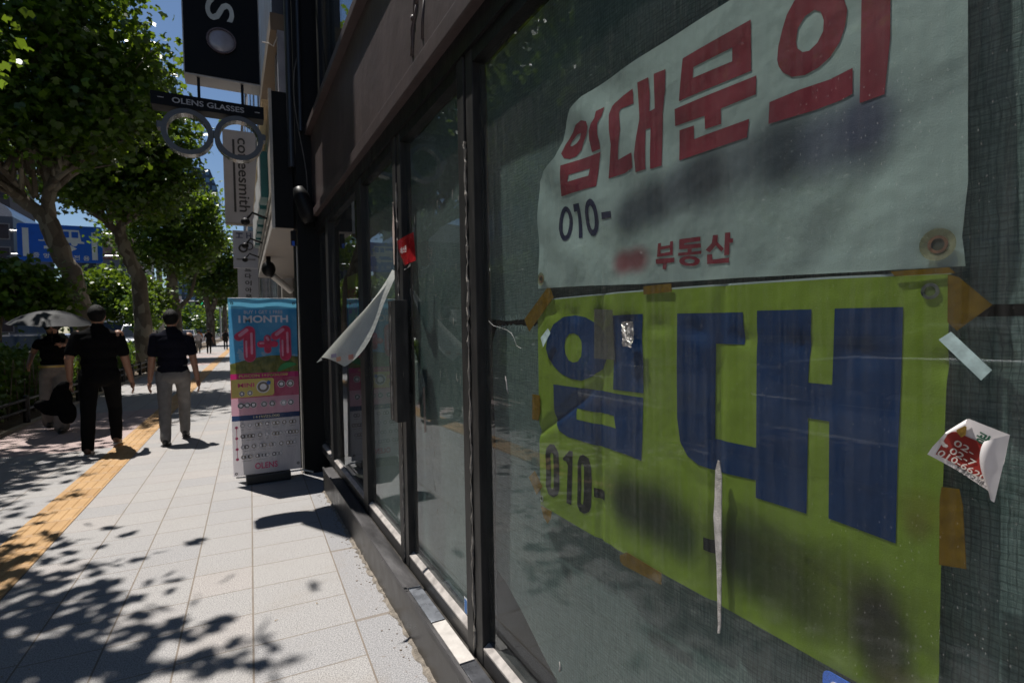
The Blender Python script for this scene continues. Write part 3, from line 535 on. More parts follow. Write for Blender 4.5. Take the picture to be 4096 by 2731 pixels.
for y, z, r, lab in ((.3579, 1.5132, .0205, 'large clear suction cup at the lower right corner of the white banner'), (1.346, 1.551, .019, 'cloudy suction cup at the lower left corner of the white banner')):
    c = thing('suction_cup', lab, 'suction cup', (.8035, y, z), 0, 'suction cups holding the white banner')
    mb = MB(); n = 26; vs = []; fs = []
    prof = [(r, 0), (r*.93, .0016), (r*.62, .003), (r*.55, .0052)]
    for q, (rr, d) in enumerate(prof):
        for j in range(n): t = 2*math.pi*j/n; vs.append((d*.5-.0006, rr*math.cos(t), rr*math.sin(t)))
    for q in range(3):
        for j in range(n): fs.append((q*n+j, q*n+(j+1) % n, (q+1)*n+(j+1) % n, (q+1)*n+j))
    mb.add(vs, fs).build('cup_rim', tape_mat('cup_rim_plastic', (.42, .38, .26), .35), c, smooth=True)
    MB().ring((.0001, 0, 0), (0, 1, 0), (0, 0, 1), r*.55, r*.38, .0015, 24).build('cup_core', mat('rusty_core', (.20, .09, .05), .6, 0, .4, 90), c); MB().cyl((.0012, 0, 0), (0, 1, 0), (0, 0, 1), r*.39, .001, 20).build('cup_knob', mat('dark_cup_knob', (.05, .05, .03), .5), c)
# tapes
amber = tape_mat('amber_packing_tape', (.30, .17, .012), .62); clear_t = tape_mat('white_masking_tape', (.46, .60, .60), .96)
TL = dict(a='amber tape slanting off the top left corner of the yellow green banner', b='amber tape stub above the top edge of the yellow green banner', c='wide kinked amber tape off the top right corner of the yellow green banner', d='thin amber tape between the two banners near the clear suction cup', e='long upright amber tape on the lower right edge of the yellow green banner', f='amber tape along the slanting lower edge of the yellow green banner', g='small amber tape scrap below the lower left corner of the yellow green banner', h='amber tape on the left edge of the yellow green banner beside the navy letter', i='amber tape slanting at the lower left eyelet of the yellow green banner', j='pale green tape strip slanting right of the yellow green banner', k='short pale green tape stub on the round navy letter')
for q, lab in TL.items():
    mt = clear_t if q in 'jk' else amber; x = .7952 if q in 'jk' else .8030
    o = MB().poly([(x, *p) for p in SHAPE_tape[q]], (-.0006, 0, 0)).build('tape_strip', mt); tag(o, lab, 'tape', 'tape strips holding the banners')
o = MB().poly([(.8026, *p) for p in SHAPE_ghost], (.0003, 0, 0)).build('tape_residue', tape_mat('tape_residue_film', (.36, .34, .32), .24)); tag(o, 'grey patch of tape residue over the round navy letter', 'residue')
# things stuck on the outside of the pane
foil_m = mat('crumpled_foil', (.62, .60, .58), .22, .75, .3, 120, 1.0)
fp = SHAPE_foil; fc = [sum(p[i] for p in fp)/len(fp) for i in (0, 1)]; frd = random.Random(8)
v, f = fill_poly([fp], lambda a, b: (.792-.004*frd.random()-.0025*(a < fc[0]), a, b), .0055)
tag(MB().add(v, f).build('foil_scrap', foil_m), 'crumpled silver foil scrap stuck over the navy letter', 'foil')
chalk = mat('dried_sealant', (.62, .59, .57), .85, 0, .4, 60, 1.0, .4)
tag(MB().poly([(.7935, *p) for p in SHAPE_strip], (.0022, 0, 0)).build('sealant_strip', chalk, bevel=.0006), 'tall white streak of dried sealant over the yellow green banner', 'sealant')
scr = mat('glass_scratch', (.62, .62, .60), .5)
cr = thing('glass_crack', 'curling crack in the pane left of the yellow green banner', 'crack', (.795, 1.5, 1.4))
for c in (SHAPE_crack,):
    o = MB().tube([(.7955, *p) for p in c], [.0003+.0002*(i % 3 == 1) for i in range(len(c))], 5, False).build('crack_line', scr, cr); o.location = (-.795, -1.5, -1.4)
for nm, pts, r in (('paint_fleck', [(1.568, 1.252), (1.560, 1.232), (1.556, 1.21), (1.548, 1.196)], .0022), ('paint_fleck', [(1.262, .47), (1.256, .455), (1.262, .443)], .003)):
    tag(MB().tube([(.7945, *p) for p in pts], [r*.4, r, r, r*.6][:len(pts)], 6).build(nm, chalk, smooth=True), 'pale fleck on the glass left of the yellow green banner' if r < .0025 else 'small white fleck low on the window glass', 'fleck')
sm = random.Random(77); mb = MB()
for _ in range(26):
    y = sm.uniform(1.92, 2.6); z = sm.uniform(.55, 1.98); h = sm.uniform(.01, .05); mb.poly([(.7955, y, z), (.7955, y+sm.uniform(.002, .008), z-.1*h), (.7955, y+.004, z-h)], (-.0008, 0, 0))
tag(mb.build('glue_residue', tape_mat('glue_residue_film', (.5, .49, .46), .7)), 'scattered glue marks left on the glass of the door', 'residue', kind='stuff')
o = MB().poly([(.7955, 2.43, 1.13), (.7955, 2.40, 1.14), (.7955, 2.395, .93), (.7955, 2.42, .92)], (-.0006, 0, 0)).build('paper_patch', tape_mat('torn_paper_film', (.46, .40, .36), .6)); tag(o, 'upright torn paper patch on the glass door', 'paper scrap')
o = MB().poly([(.8035, 2.58, 1.30), (.8035, 2.585, 1.02), (.8035, 2.40, 1.14)], (.0006, 0, 0)).build('paper_flap', tape_mat('translucent_paper', (.36, .41, .40), .8)); tag(o, 'triangular translucent paper flap behind the glass door', 'paper scrap')
# folded flyer stuck on the right of the pane: a curling sheet with printed face
def loft(name, A, B, m, par=None, n=24, k=8, bulge=(0, 0, 0), thick=None):
    def bez(P, t):
        P = [Vector(p) for p in P]
        while len(P) > 1: P = [P[i].lerp(P[i+1], t) for i in range(len(P)-1)]
        return P[0]
    vs = []; fs = []
    for i in range(n+1):
        a = bez(A, i/n); b = bez(B, i/n)
        for j in range(k+1):
            s = j/k; vs.append(a.lerp(b, s)+Vector(bulge)*(4*s*(1-s)))
    for i in range(n):
        for j in range(k): fs.append((i*(k+1)+j, i*(k+1)+j+1, (i+1)*(k+1)+j+1, (i+1)*(k+1)+j))
    return MB().add(vs, fs).build(name, m, par, smooth=True)
paper_w = mat('white_sticker_paper', (.80, .76, .76), .5, 0, .08, 20, 0, .5, 0, .12)
st = thing('sticker', 'curled white and red phone sticker on the glass right of the yellow green banner', 'sticker', (.79, .31, 1.25))
def stb(mb, nm, m_, par=None, **kw):
    o = mb.build(nm, m_, par or st, **kw)
    if par is None: o.location = (-.79, -.31, -1.25)
    return o
def sx(y, z): return .790-.012*max(0, (y-.33)/.026)**2-.004*max(0, (1.215-z)/.02)
sv, sf = fill_poly([[(.356, 1.247), (.352, 1.257), (.341, 1.276), (.3385, 1.278), (.318, 1.297), (.299, 1.2905), (.279, 1.284), (.284, 1.25), (.296, 1.213), (.325, 1.229), (.341, 1.237)]], lambda a, b: (sx(a, b), a, b), .004)
stb(MB().add(sv, sf), 'sheet', paper_w, smooth=True)
sv, sf = fill_poly([SHAPE_stred], lambda a, b: (sx(a, b)-.0006, a, b), .004)
stb(MB().add(sv, sf), 'red_panel', mat('red_print', (.30, .028, .022), .4, 0, .2, 60), smooth=True)
# the lettering follows the tilted panel
e1 = Vector((0, .3000-.3510, 1.2215-1.2475)).normalized(); e2 = Vector((0, -e1.z, e1.y)); e2 = e2 if e2.z > 0 else -e2
silver = mat('silver_print', (.66, .60, .55), .4); greenp = mat('dark_green_print', (.02, .10, .06), .5); blackp = mat('black_print', (.03, .03, .03), .5)
for tx, (y, z), h, w in (('02-', (.3335, 1.2625), .0082, .022), ('02-7', (.3375, 1.252), .0082, .028), ('010-6620', (.3485, 1.2475), .0082, .052)):
    t = text_mb(MB(), tx, (.7885, y, z), e1, e2, h, w, .01); t.v = [(sx(p[1], p[2])-.0013, p[1], p[2]) for p in t.v]; stb(t, 'lettering', silver)
t = text_mb(MB(), '광', (.7885, .3125, 1.2725), e1, e2, .0135, .014, .03); t.v = [(sx(p[1], p[2])-.0013, p[1], p[2]) for p in t.v]; stb(t, 'lettering', greenp)
t = text_mb(MB(), '질 좋은 고기를 가장', (.7885, .331, 1.2325), e1, e2, .0055, .042, .01); t.v = [(sx(p[1], p[2])-.0013, p[1], p[2]) for p in t.v]; stb(t, 'lettering', blackp)
hs = [(.3455, 1.2685), (.3430, 1.2695), (.3425, 1.2665), (.3405, 1.2625), (.3385, 1.2615), (.3375, 1.2595), (.3395, 1.2575), (.3425, 1.2585), (.3448, 1.2625)]
sv, sf = fill_poly([hs], lambda a, b: (sx(a, b)-.0013, a, b)); stb(MB().add(sv, sf), 'phone_symbol', silver)
sv, sf = fill_poly([[(.330, 1.2795), (.3285, 1.2885), (.3235, 1.2900), (.3195, 1.2865), (.3205, 1.2765), (.325, 1.2730)]], lambda a, b: (sx(a, b)-.0011, a, b)); stb(MB().add(sv, sf), 'printed_spot', mat('ochre_print', (.42, .27, .05), .5, 0, .3, 300))
o = loft('rolled_edge', [(.789, .2785, 1.2845), (.786, .283, 1.25), (.786, .291, 1.203)], [(.776, .2975, 1.2745), (.765, .304, 1.252), (.782, .2925, 1.2125)], paper_w, st, 20, 8, (-.006, 0, 0)); o.location = (-.79, -.31, -1.25)
o = loft('rolled_edge', [(.7885, .341, 1.2765), (.788, .330, 1.287), (.788, .3185, 1.2968)], [(.783, .337, 1.2755), (.781, .326, 1.2835), (.783, .3175, 1.290)], paper_w, st, 12, 4, (-.002, 0, 0)); o.location = (-.79, -.31, -1.25)
# blue rimmed sticker peeping in at the bottom
bs = thing('sticker', 'blue rimmed white sticker low on the glass under the yellow green banner', 'sticker', (.795, .47, .86))
def rr(y0, y1, z0, z1, r, n=5): return [(cy+r*math.cos(t), cz+r*math.sin(t)) for cy, cz, t0 in ((y1-r, z1-r, 0), (y0+r, z1-r, 90), (y0+r, z0+r, 180), (y1-r, z0+r, 270)) for t in [math.radians(t0+90*i/n) for i in range(n+1)]]
o = MB().poly([(.7953, *p) for p in rr(.40, .502, .79, .884, .012)], (-.0008, 0, 0)).build('rim', mat('blue_fabric', (.05, .16, .62), .6, 0, .25, 300, .6), bs); o.location = (-.795, -.47, -.86)
o = MB().poly([(.7944, *p) for p in rr(.412, .490, .80, .872, .008)], (-.0006, 0, 0)).build('face', mat('pale_pink_face', (.78, .70, .69), .6), bs); o.location = (-.795, -.47, -.86)
# card sticker low on the door
js = thing('sticker', 'small card with blue and red halves low on the glass door', 'sticker', (.7953, 1.935, .27))
for nm, y0, y1, cl in (('card', 1.906, 1.965, (.75, .75, .75)), ('blue_half', 1.938, 1.962, (.05, .19, .52)), ('red_half', 1.908, 1.930, (.45, .03, .05))):
    d = 0 if nm == 'card' else .0007
    o = MB().poly([(.7953-d, y0, .283), (.7953-d, y1, .283), (.7953-d, y1, .345 if nm == 'card' else .338), (.7953-d, y0, .345 if nm == 'card' else .338)], (-.0005, 0, 0)).build(nm, mat(nm+'_print', cl, .5), js); o.location = (-.7953, -1.935, -.27)
# curled red sticker over the door joint
rs = thing('sticker', 'curled glossy red sticker over the joint above the door pull', 'sticker', (.765, 2.5, 1.78))
gr = mat('glossy_red_print', (.30, .010, .013), .25, 0, .15, 30)
o = loft('sheet', [(.752, 2.645, 1.842), (.742, 2.60, 1.775), (.755, 2.535, 1.712)], [(.758, 2.400, 1.852), (.772, 2.430, 1.79), (.764, 2.395, 1.722)], gr, rs, 16, 10, (-.022, 0, -.008)); o.location = (-.765, -2.5, -1.78)
t = text_mb(MB(), '에스원', (.742, 2.535, 1.765), (0, -1, 0), (0, .12, 1), .032, .10, .02); t.v = [(.738+.30*(2.50-p[1])**2*-1+.02*(2.53-p[1])*3*.0-.004, p[1], p[2]) for p in t.v]
o = t.build('lettering', mat('white_print', (.75, .70, .70), .5), rs); o.location = (-.765, -2.5, -1.78)
o = loft('torn_edge', [(.758, 2.555, 1.70), (.750, 2.50, 1.695), (.752, 2.44, 1.70)], [(.757, 2.555, 1.694), (.749, 2.50, 1.688), (.750, 2.435, 1.715)], paper_w, rs, 10, 2); o.location = (-.765, -2.5, -1.78)
# flyer fluttering from the pane
flw = mat('thin_flyer_paper', (.50, .52, .49), .6, 0, .10, 8, .3, .4, 0, .3)
fl = thing('flyer', 'thin pale flyer twisting loose from the glass left of the door pull', 'flyer', (.75, 2.8, 1.5))
o = loft('sheet', [(.785, 2.82, 1.715), (.715, 2.78, 1.60), (.64, 2.86, 1.53), (.55, 2.84, 1.44), (.395, 2.80, 1.272)], [(.785, 2.79, 1.700), (.735, 2.75, 1.60), (.675, 2.83, 1.50), (.68, 2.74, 1.33), (.505, 2.78, 1.224)], flw, fl, 30, 10, (-.012, .03, .015)); o.location = (-.75, -2.8, -1.5)
o = loft('tip', [(.395, 2.80, 1.273), (.376, 2.80, 1.252)], [(.402, 2.80, 1.262), (.374, 2.80, 1.249)], flw, fl, 4, 2); o.location = (-.75, -2.8, -1.5)
for (x, z, w, h, cl) in ((.452, 1.282, .026, .022, (.34, .30, .42)), (.475, 1.264, .022, .026, (.55, .30, .20)), (.535, 1.272, .024, .028, (.48, .22, .18))):
    o = MB().poly([(x-w/2, 2.772-.02*(x-.45), z-h/2), (x+w/2, 2.772-.02*(x-.45), z-h/2+.004), (x+w/2, 2.772-.02*(x-.45), z+h/2), (x-w/2, 2.772-.02*(x-.45), z+h/2-.004)], (0, .0008, 0)).build('printed_spot', mat('print_%d' % int(x*1000), cl, .6), fl); o.location = (-.75, -2.8, -1.5)
# old poster seen through the last pane
ps = thing('poster', 'yellow green poster with dark red lettering inside the far pane', 'poster', (1.05, 5.7, 1.6))
o = MB().box((1.05, 5.08, 1.24), (1.056, 5.52, 1.92)).build('board', yb_m, ps); o.location = (-1.05, -5.7, -1.6)
o = put_text('lettering', '임대', (1.048, 5.50, 1.55), (0, -1, 0), (0, 0, 1), .26, mat('dark_red_print', (.30, .02, .04), .5), ps, .40, .03); o.location = (-1.05, -5.7, -1.6)
# ---------------------------------------------------------------- two sided pavement banner stand
def within(par):
    loc = par.location.copy()
    def f(mb, nm, m, parent=None, **kw):
        o = mb.build(nm, m, parent or par, **kw)
        if parent is None: o.location = -loc
        return o
    return f
bst = thing('banner_stand', 'two sided pavement banner stand with blue sky print and pink balloon numerals', 'banner stand', (.28, 5.5, 0))
B = within(bst)
BX0, BX1, BZ0, BZ1 = -.010, .562, .09, 1.70
def bx(u): return BX0+(BX1-BX0)*u
def bz(v): return BZ1-(BZ1-BZ0)*v
def by(v): return 5.462-.012*v
def stand_mat():
    k = NT('stand_print'); co = k.coord(); x, y, z = k.sep(co)
    c = k.mix(k.ramp(k.noise(co, 5, 4), .35, .7), (.06, .36, .66), (.14, .46, .76))
    c = k.mix(k.math('GREATER_THAN', z, 1.605), c, (.20, .62, .86))
    cl = k.math('GREATER_THAN', k.math('ADD', k.noise(co, 7, 4), k.math('MULTIPLY', k.ramp(z, 1.1, 1.3), -.3)), .42); c = k.mix(k.math('MULTIPLY', k.math('LESS_THAN', z, 1.28), k.math('MULTIPLY', cl, .4)), c, (.62, .66, .72))
    hill = k.math('LESS_THAN', z, k.math('ADD', 1.125, k.math('MULTIPLY', k.math('SINE', k.math('MULTIPLY', k.math('SUBTRACT', x, .06), 5)), .05)))
    c = k.mix(hill, c, k.mix(k.ramp(k.noise(co, 18, 5), .35, .65), (.10, .13, .035), (.26, .24, .06)))
    c = k.mix(k.math('LESS_THAN', z, 1.017), c, (.64, .03, .20)); c = k.mix(k.math('LESS_THAN', z, .969), c, (.62, .12, .22)); c = k.mix(k.math('LESS_THAN', z, .794), c, (.80, .45, .55))
    c = k.mix(k.math('LESS_THAN', z, .637), c, (.025, .06, .17)); c = k.mix(k.math('LESS_THAN', z, .589), c, (.72, .68, .70))
    k.set(c, .30, 0, .5); k.bump(k.noise(k.mapv(co, (3, 1, 1.2)), 2.5, 3), .35, .05)
    tr = k.n('BsdfTranslucent'); k.put(tr.inputs[0], c); mx = k.n('MixShader'); mx.inputs[0].default_value = .40
    k.t.links.new(k.b.outputs[0], mx.inputs[1]); k.t.links.new(tr.outputs[0], mx.inputs[2]); k.t.links.new(mx.outputs[0], k.o.inputs[0]); return k.m
N = 24; vs = []; fs = []
for i in range(N+1):
    for j in range(13): vs.append((bx(j/12), by(i/N)+.003*math.sin(j*.9+i*.5), bz(i/N)))
for i in range(N):
    for j in range(12): fs.append((i*13+j, i*13+j+1, (i+1)*13+j+1, (i+1)*13+j))
B(MB().add(vs, fs), 'front_panel', stand_mat(), smooth=True)
MBk = MB().add([(BX0+.01, 5.485, 1.69), (BX1, 5.485, 1.69), (BX1+.0, 5.62, .10), (BX0+.01, 5.62, .10)], [(0, 1, 2, 3)])
B(MBk, 'rear_panel', mat('rear_panel_print', (.55, .58, .62), .5, 0, .1, 4))
fr_m = mat('stand_frame_metal', (.5, .5, .5), .35, .8, .15, 9)
B(MB().tube([(BX0, 5.47, BZ1), (BX1, 5.47, BZ1)], .006, 8).tube([(.30, 5.50, .08), (.30, 5.48, 1.66)], .009, 8), 'pole', fr_m)
B(MB().box((.09, 5.42, .004), (.47, 5.72, .085)), 'base_weight', mat('black_base_plastic', (.014, .014, .015), .5, 0, .2, 9, .1), bevel=.012)
B(MB().tube([(.40, 5.44, .075), (.57, 5.44, .075), (.66, 5.36, .06)], .008, 8).tube([(.01, 5.44, .08), (.10, 5.44, .075)], .008, 8), 'support_arm', mat('pale_arm_metal', (.62, .58, .52), .4, .3, .1, 9))
XD = (1, 0, 0); ZD = (0, 0, 1)
def bp(u, v, d=.006): return (bx(u), by(v)-d, bz(v))
wht = mat('pale_print', (.72, .72, .78), .5, 0, .1, 9, 0, .5, 0, .2); yel = mat('yellow_print', (.70, .56, .16), .5, 0, .08, 9, 0, .5, 0, .15); pinkp = mat('pink_print', (.66, .08, .20), .45, 0, .1, 9, 0, .5, 0, .15); gold = mat('gold_print', (.60, .45, .16), .5); navy2 = mat('navy_print', (.03, .05, .16), .5)
for tx, u, z, h, wd, m_, bo in (('BUY 1 GET 1 FREE', .22, 1.560, .033, .325, wht, .006), ('1MONTH', .14, 1.478, .068, .415, wht, .03), ('PUSCON 1+1₩30,000', .12, .978, .030, .41, gold, .015), ('MINI', .10, .893, .038, .135, pinkp, .03), ('1+1₩25,000', .31, .599, .029, .22, mat('cream_print', (.62, .56, .40), .5), .01), ('OLENS', .31, .135, .056, .19, pinkp, .02)):
    B(text_mb(MB(), tx, (bx(u), by((BZ1-z)/1.61)-.006, z), XD, ZD, h, wd, bo), 'lettering', m_)
# balloon numerals, printed with a pale sheen stripe
bal = mat('balloon_print', (.58, .020, .09), .35, 0, .25, 12, 0, .5, 0, .18); shn = mat('balloon_sheen_print', (.66, .24, .36), .4); rim_p = mat('balloon_edge_print', (.60, .10, .24), .4, 0, .1, 9, 0, .5, 0, .18)
def capsule2(mb, p, q, r, y, d=.0012, n=10):
    p = Vector(p); q = Vector(q); t = math.atan2(q.y-p.y, q.x-p.x); pts = []
    for c, a0 in ((q, t-math.pi/2), (p, t+math.pi/2)):
        for i in range(n+1): a = a0+math.pi*i/n; pts.append((c.x+r*math.cos(a), y, c.y+r*math.sin(a)))
    return mb.poly(pts, (0, -d, 0))
for ux in (.285, .815):
    x = bx(ux)
    for nm, gr_, y0, m_ in (('numeral_rim', 0, 5.452, rim_p), ('numeral', -.007, 5.449, bal)):
        mb = MB(); capsule2(mb, (x, 1.40), (x, 1.17), .050+gr_, y0); capsule2(mb, (x-.085, 1.352), (x-.01, 1.402), .038+gr_, y0-.0014); B(mb, nm, m_)
    mb = MB(); capsule2(mb, (x-.026, 1.31), (x-.026, 1.17), .008, 5.4452); capsule2(mb, (x-.075, 1.368), (x-.02, 1.412), .015, 5.4452); capsule2(mb, (x+.018, 1.38), (x+.018, 1.20), .010, 5.4452); B(mb, 'sheen', shn)
x = bx(.55)
for nm, gr_, y0, m_ in (('plus_rim', 0, 5.452, rim_p), ('plus_sign', -.006, 5.449, bal)):
    mb = MB(); capsule2(mb, (x, 1.335), (x, 1.225), .031+gr_, y0); capsule2(mb, (x-.060, 1.28), (x+.060, 1.28), .030+gr_, y0-.0014); B(mb, nm, m_)
mb = MB(); capsule2(mb, (x-.062, 1.29), (x-.035, 1.29), .008, 5.4452); capsule2(mb, (x-.006, 1.34), (x+.006, 1.32), .011, 5.4452); B(mb, 'sheen', shn)
B(MB().poly([(p[0], 5.4515, p[1]) for p in [(bx(0)+.003, .967), (bx(.60), .967), (bx(.625), .954), (bx(.625), .825), (bx(.60), .806), (bx(0)+.003, .80)]], (0, -.001, 0)), 'yellow_box', yel)
B(MB().poly([(bx(.86)+.10*math.cos(t), 5.452, 1.018+.088*math.sin(t)) for t in [math.pi*i/16 for i in range(17)] if bx(.86)+.10*math.cos(t) < BX1-.002], (0, -.001, 0)), 'green_dome', mat('green_print', (.03, .26, .07), .5))
lens_c = [(.10, .075, .07), (.16, .13, .10), (.30, .24, .18), (.07, .065, .07), (.35, .33, .34)]
def lens(u, z, r, ci, y=5.448): 
    B(MB().cyl((bx(u), y+.001, z), XD, ZD, r*1.18, .0008, 20), 'lens_halo', mat('lens_white_print', (.74, .70, .72), .5)); B(MB().ring((bx(u), y, z), XD, ZD, r, r*.60, .0008, 20), 'lens_ring', mat('lens_print_%d' % ci, lens_c[ci], .5))
lens(.465, .888, .048, 1); lens(.155, .835, .020, 3); lens(.27, .838, .020, 1); B(MB().cyl((bx(.545), 5.4455, .925), XD, ZD, .018, .001, 16), 'badge', mat('blue_badge_print', (.05, .12, .38), .5))
for u, c in ((.735, 0), (.87, 1)): lens(u, .905, .028, c)
for u, c in ((.135, 3), (.225, 3), (.315, 3), (.47, 3), (.59, 0), (.76, 4), (.87, 3)): lens(u, .728, .024, c)
rl = random.Random(31)
for row, z in enumerate((.535, .437, .339, .247)):
    u = .15
    B(MB().cyl((bx(.062), 5.4475, z-.004), XD, ZD, .013, .001, 16), 'row_dot', pinkp); mbu = MB()
    while u < (.74 if row == 3 else .95):
        u0_ = u
        for _ in range(rl.choice((1, 2, 3, 4))):
            if u < .95: lens(u, z+.01, .019, rl.choice((1, 2, 4, 4, 0))); u += .048
        mbu.box((bx(u0_-.02), 5.4505, z-.030), (bx(u-.03), 5.4512, z-.024)); u += .055
    B(mbu, 'caption_line', mat('caption_grey_print', (.45, .42, .43), .5))
B(MB().box((bx(.058), 5.4478, .245), (bx(.066), 5.4486, .53)), 'row_line', pinkp)
for u, v in ((.055, .028), (.955, .028), (.04, .985), (.955, .965)): B(MB().ring(bp(u, v, .008), XD, ZD, .012, .006, .003, 16), 'eyelet', mat('black_eyelet', (.02, .02, .02), .4))

# ---------------------------------------------------------------- the next building and its signs
nb = thing('neighbour_building', 'next building with black sign box, beige canopy underside and pale wall', 'building', (.6, 6, 0), RZ*0)
Bn = within(nb)
beige = mat('beige_canopy_sheet', (.30, .26, .225), .55, 0, .15, 3, .1); wallm = mat('pale_wall_panel', (.15, .13, .11), .6, 0, .15, 2, .1); upw = mat('blue_grey_wall_panel', (.06, .065, .085), .4, 0, .2, 2); woodt = mat('wood_look_trim', (.52, .38, .22), .5, 0, .25, 9, .1, .5, 0, 0, (8, .4, 8))
def fx(y): return .28+.0215*y      # street face of the sign box
Bn(MB().add([(fx(5.82), 5.82, 2.42), (.99, 5.82, 2.42), (1.1, 11.6, 2.42), (fx(11.6), 11.6, 2.42), (fx(5.82), 5.82, 3.76), (.99, 5.82, 3.76), (1.1, 11.6, 3.76), (fx(11.6), 11.6, 3.76)],
   [(4, 5, 6, 7), (0, 4, 7, 3), (1, 2, 6, 5), (2, 3, 7, 6)]).add([(fx(5.82), 5.82, 2.42), (1.3, 5.82, 2.42), (1.4, 11.6, 2.42), (fx(11.6), 11.6, 2.42)], [(0, 1, 2, 3)]), 'canopy', beige)
Bn(MB().box((fx(5.8)+.02, 5.806, 2.425), (.60, 5.822, 3.75)), 'end_panel', col_m)
Bn(MB().box((fx(5.8)-.008, 5.80, 2.41), (fx(5.8)+.02, 5.825, 3.77)), 'corner_trim', trim_m)
def strip(z0, z1, out, m_, nm, ya=5.83, yb=11.6): 
    return Bn(MB().add([(fx(ya)-out, ya, z0), (fx(ya)+.002, ya, z0), (fx(yb)+.002, yb, z0), (fx(yb)-out, yb, z0), (fx(ya)-out, ya, z1), (fx(ya)+.002, ya, z1), (fx(yb)+.002, yb, z1), (fx(yb)-out, yb, z1)], [(0, 3, 2, 1), (4, 5, 6, 7), (0, 1, 5, 4), (1, 2, 6, 5), (2, 3, 7, 6), (3, 0, 4, 7)]), nm, m_)
strip(2.43, 2.50, .010, mat('white_strip_metal', (.66, .62, .58), .4), 'white_strip'); strip(2.62, 2.66, .012, trim_m, 'white_strip'); strip(2.78, 2.81, .012, trim_m, 'white_strip')
strip(3.64, 3.69, .065, woodt, 'wood_trim', 5.9, 11.4); strip(3.46, 3.62, .004, mat('tan_sign_face', (.36, .27, .18), .5), 'sign_face', 5.9, 11.5)
teal = mat('teal_sign_letter', (.02, .12, .12), .35); rim = mat('white_letter_rim', (.70, .70, .70), .4)
for i, y in enumerate((6.5, 7.15, 7.8, 8.4, 9.0, 9.6, 10.2)):
    z0 = 2.86; h = .50 if i % 2 == 0 else .40
    Bn(MB().box((fx(y)-.075, y, z0), (fx(y)+.0, y+.42, z0+h)), 'sign_letter', teal); Bn(MB().box((fx(y)-.085, y+.02, z0+.02), (fx(y)-.0755, y+.40, z0+h-.02)), 'letter_face', rim)
bl = mat('black_lamp_metal', (.008, .008, .009), .45, 0, .2, 6, 0, .2)
for y in (7.0, 9.0, 10.8):
    Bn(MB().tube([(fx(y), y, 2.72), (fx(y)-.16, y, 2.78), (fx(y)-.22, y, 2.70)], .014, 8).ell((fx(y)-.235, y, 2.67), (.05, .05, .045), 12, 8), 'sign_lamp', bl)
Bn(MB().add([(.60, 5.82, 3.76), (.82, 11.6, 3.76), (.82, 11.6, 26), (.60, 5.82, 26)], [(0, 1, 2, 3)]), 'upper_wall', wallm)
Bn(MB().box((.46, 5.9, 4.55), (.60, 8.0, 6.8)), 'upper_panel', upw); Bn(MB().box((.44, 5.88, 4.38), (.60, 8.02, 4.55)), 'panel_soffit', mat('tan_soffit', (.14, .105, .075), .6))
wfm = mat('white_fin_metal', (.28, .28, .32), .4); Bn(MB().box((.50, 5.86, 3.76), (.60, 5.95, 4.38)), 'wall_fin', wfm); Bn(MB().box((.52, 6.4, 3.76), (.60, 6.5, 4.38)), 'wall_fin', wfm)
Bn(MB().tube([(.585, 5.70, 3.0), (.585, 5.70, 9.0)], .035, 12).tube([(.655, 5.52, 3.3), (.655, 5.52, 9)], .02, 10), 'drain_pipe', mat('dark_pipe', (.03, .033, .042), .35, .2))
Bn(MB().tube([(.50, 5.84, 4.30), (.46, 5.84, 4.20), (.42, 5.84, 4.22), (.36, 5.84, 4.22)], .006, 6), 'cable', trim_m)
Bn(MB().box((1.15, 5.82, 0), (1.35, 13.2, 2.42)), 'shop_wall', wallm)
Bn(MB().box((1.10, 5.82, 0), (1.15, 13, .35)).box((1.10, 9.4, .35), (1.15, 9.5, 2.42)).box((1.10, 7.2, .35), (1.15, 7.3, 2.42)), 'shop_frame', frame_m)
Bn(MB().box((.60, 5.82, 0), (.82, 5.95, 2.42)), 'pillar', col_m)
# sensor, camera, floodlight under the canopy
t = thing('wall_sensor', 'small black sensor with blue window on the shutter guide', 'sensor', (.575, 5.60, 2.27)); Bq = within(t)
Bq(MB().box((.545, 5.575, 2.22), (.592, 5.63, 2.36)), 'body', bl, bevel=.006); Bq(MB().box((.550, 5.572, 2.215), (.575, 5.58, 2.26)), 'lens_window', mat('blue_lens', (.02, .09, .5), .2))
t = thing('security_camera', 'security camera on a pale arm under the beige canopy', 'camera', (.52, 8.2, 2.2)); Bq = within(t)
Bq(MB().tube([(.80, 8.3, 1.95), (.55, 8.2, 2.16)], .045, 12), 'arm', trim_m); Bq(MB().ell((.50, 8.2, 2.25), (.09, .10, .11), 14, 10).tube([(.5, 8.2, 2.3), (.5, 8.2, 2.42)], .03, 8), 'housing', bl, smooth=True)
t = thing('flood_lamp', 'black bell shaped flood lamp hanging from the party wall', 'lamp', (.66, 5.45, 2.6)); Bq = within(t)
Bq(MB().tube([(.60, 5.42, 2.74), (.63, 5.42, 2.66), (.69, 5.42, 2.50), (.715, 5.42, 2.42)], [.045, .075, .085, .07], 16), 'hood', bl, smooth=True); Bq(MB().tube([(.66, 5.42, 2.6), (.70, 5.55, 2.68)], .014, 8), 'bracket', bl)
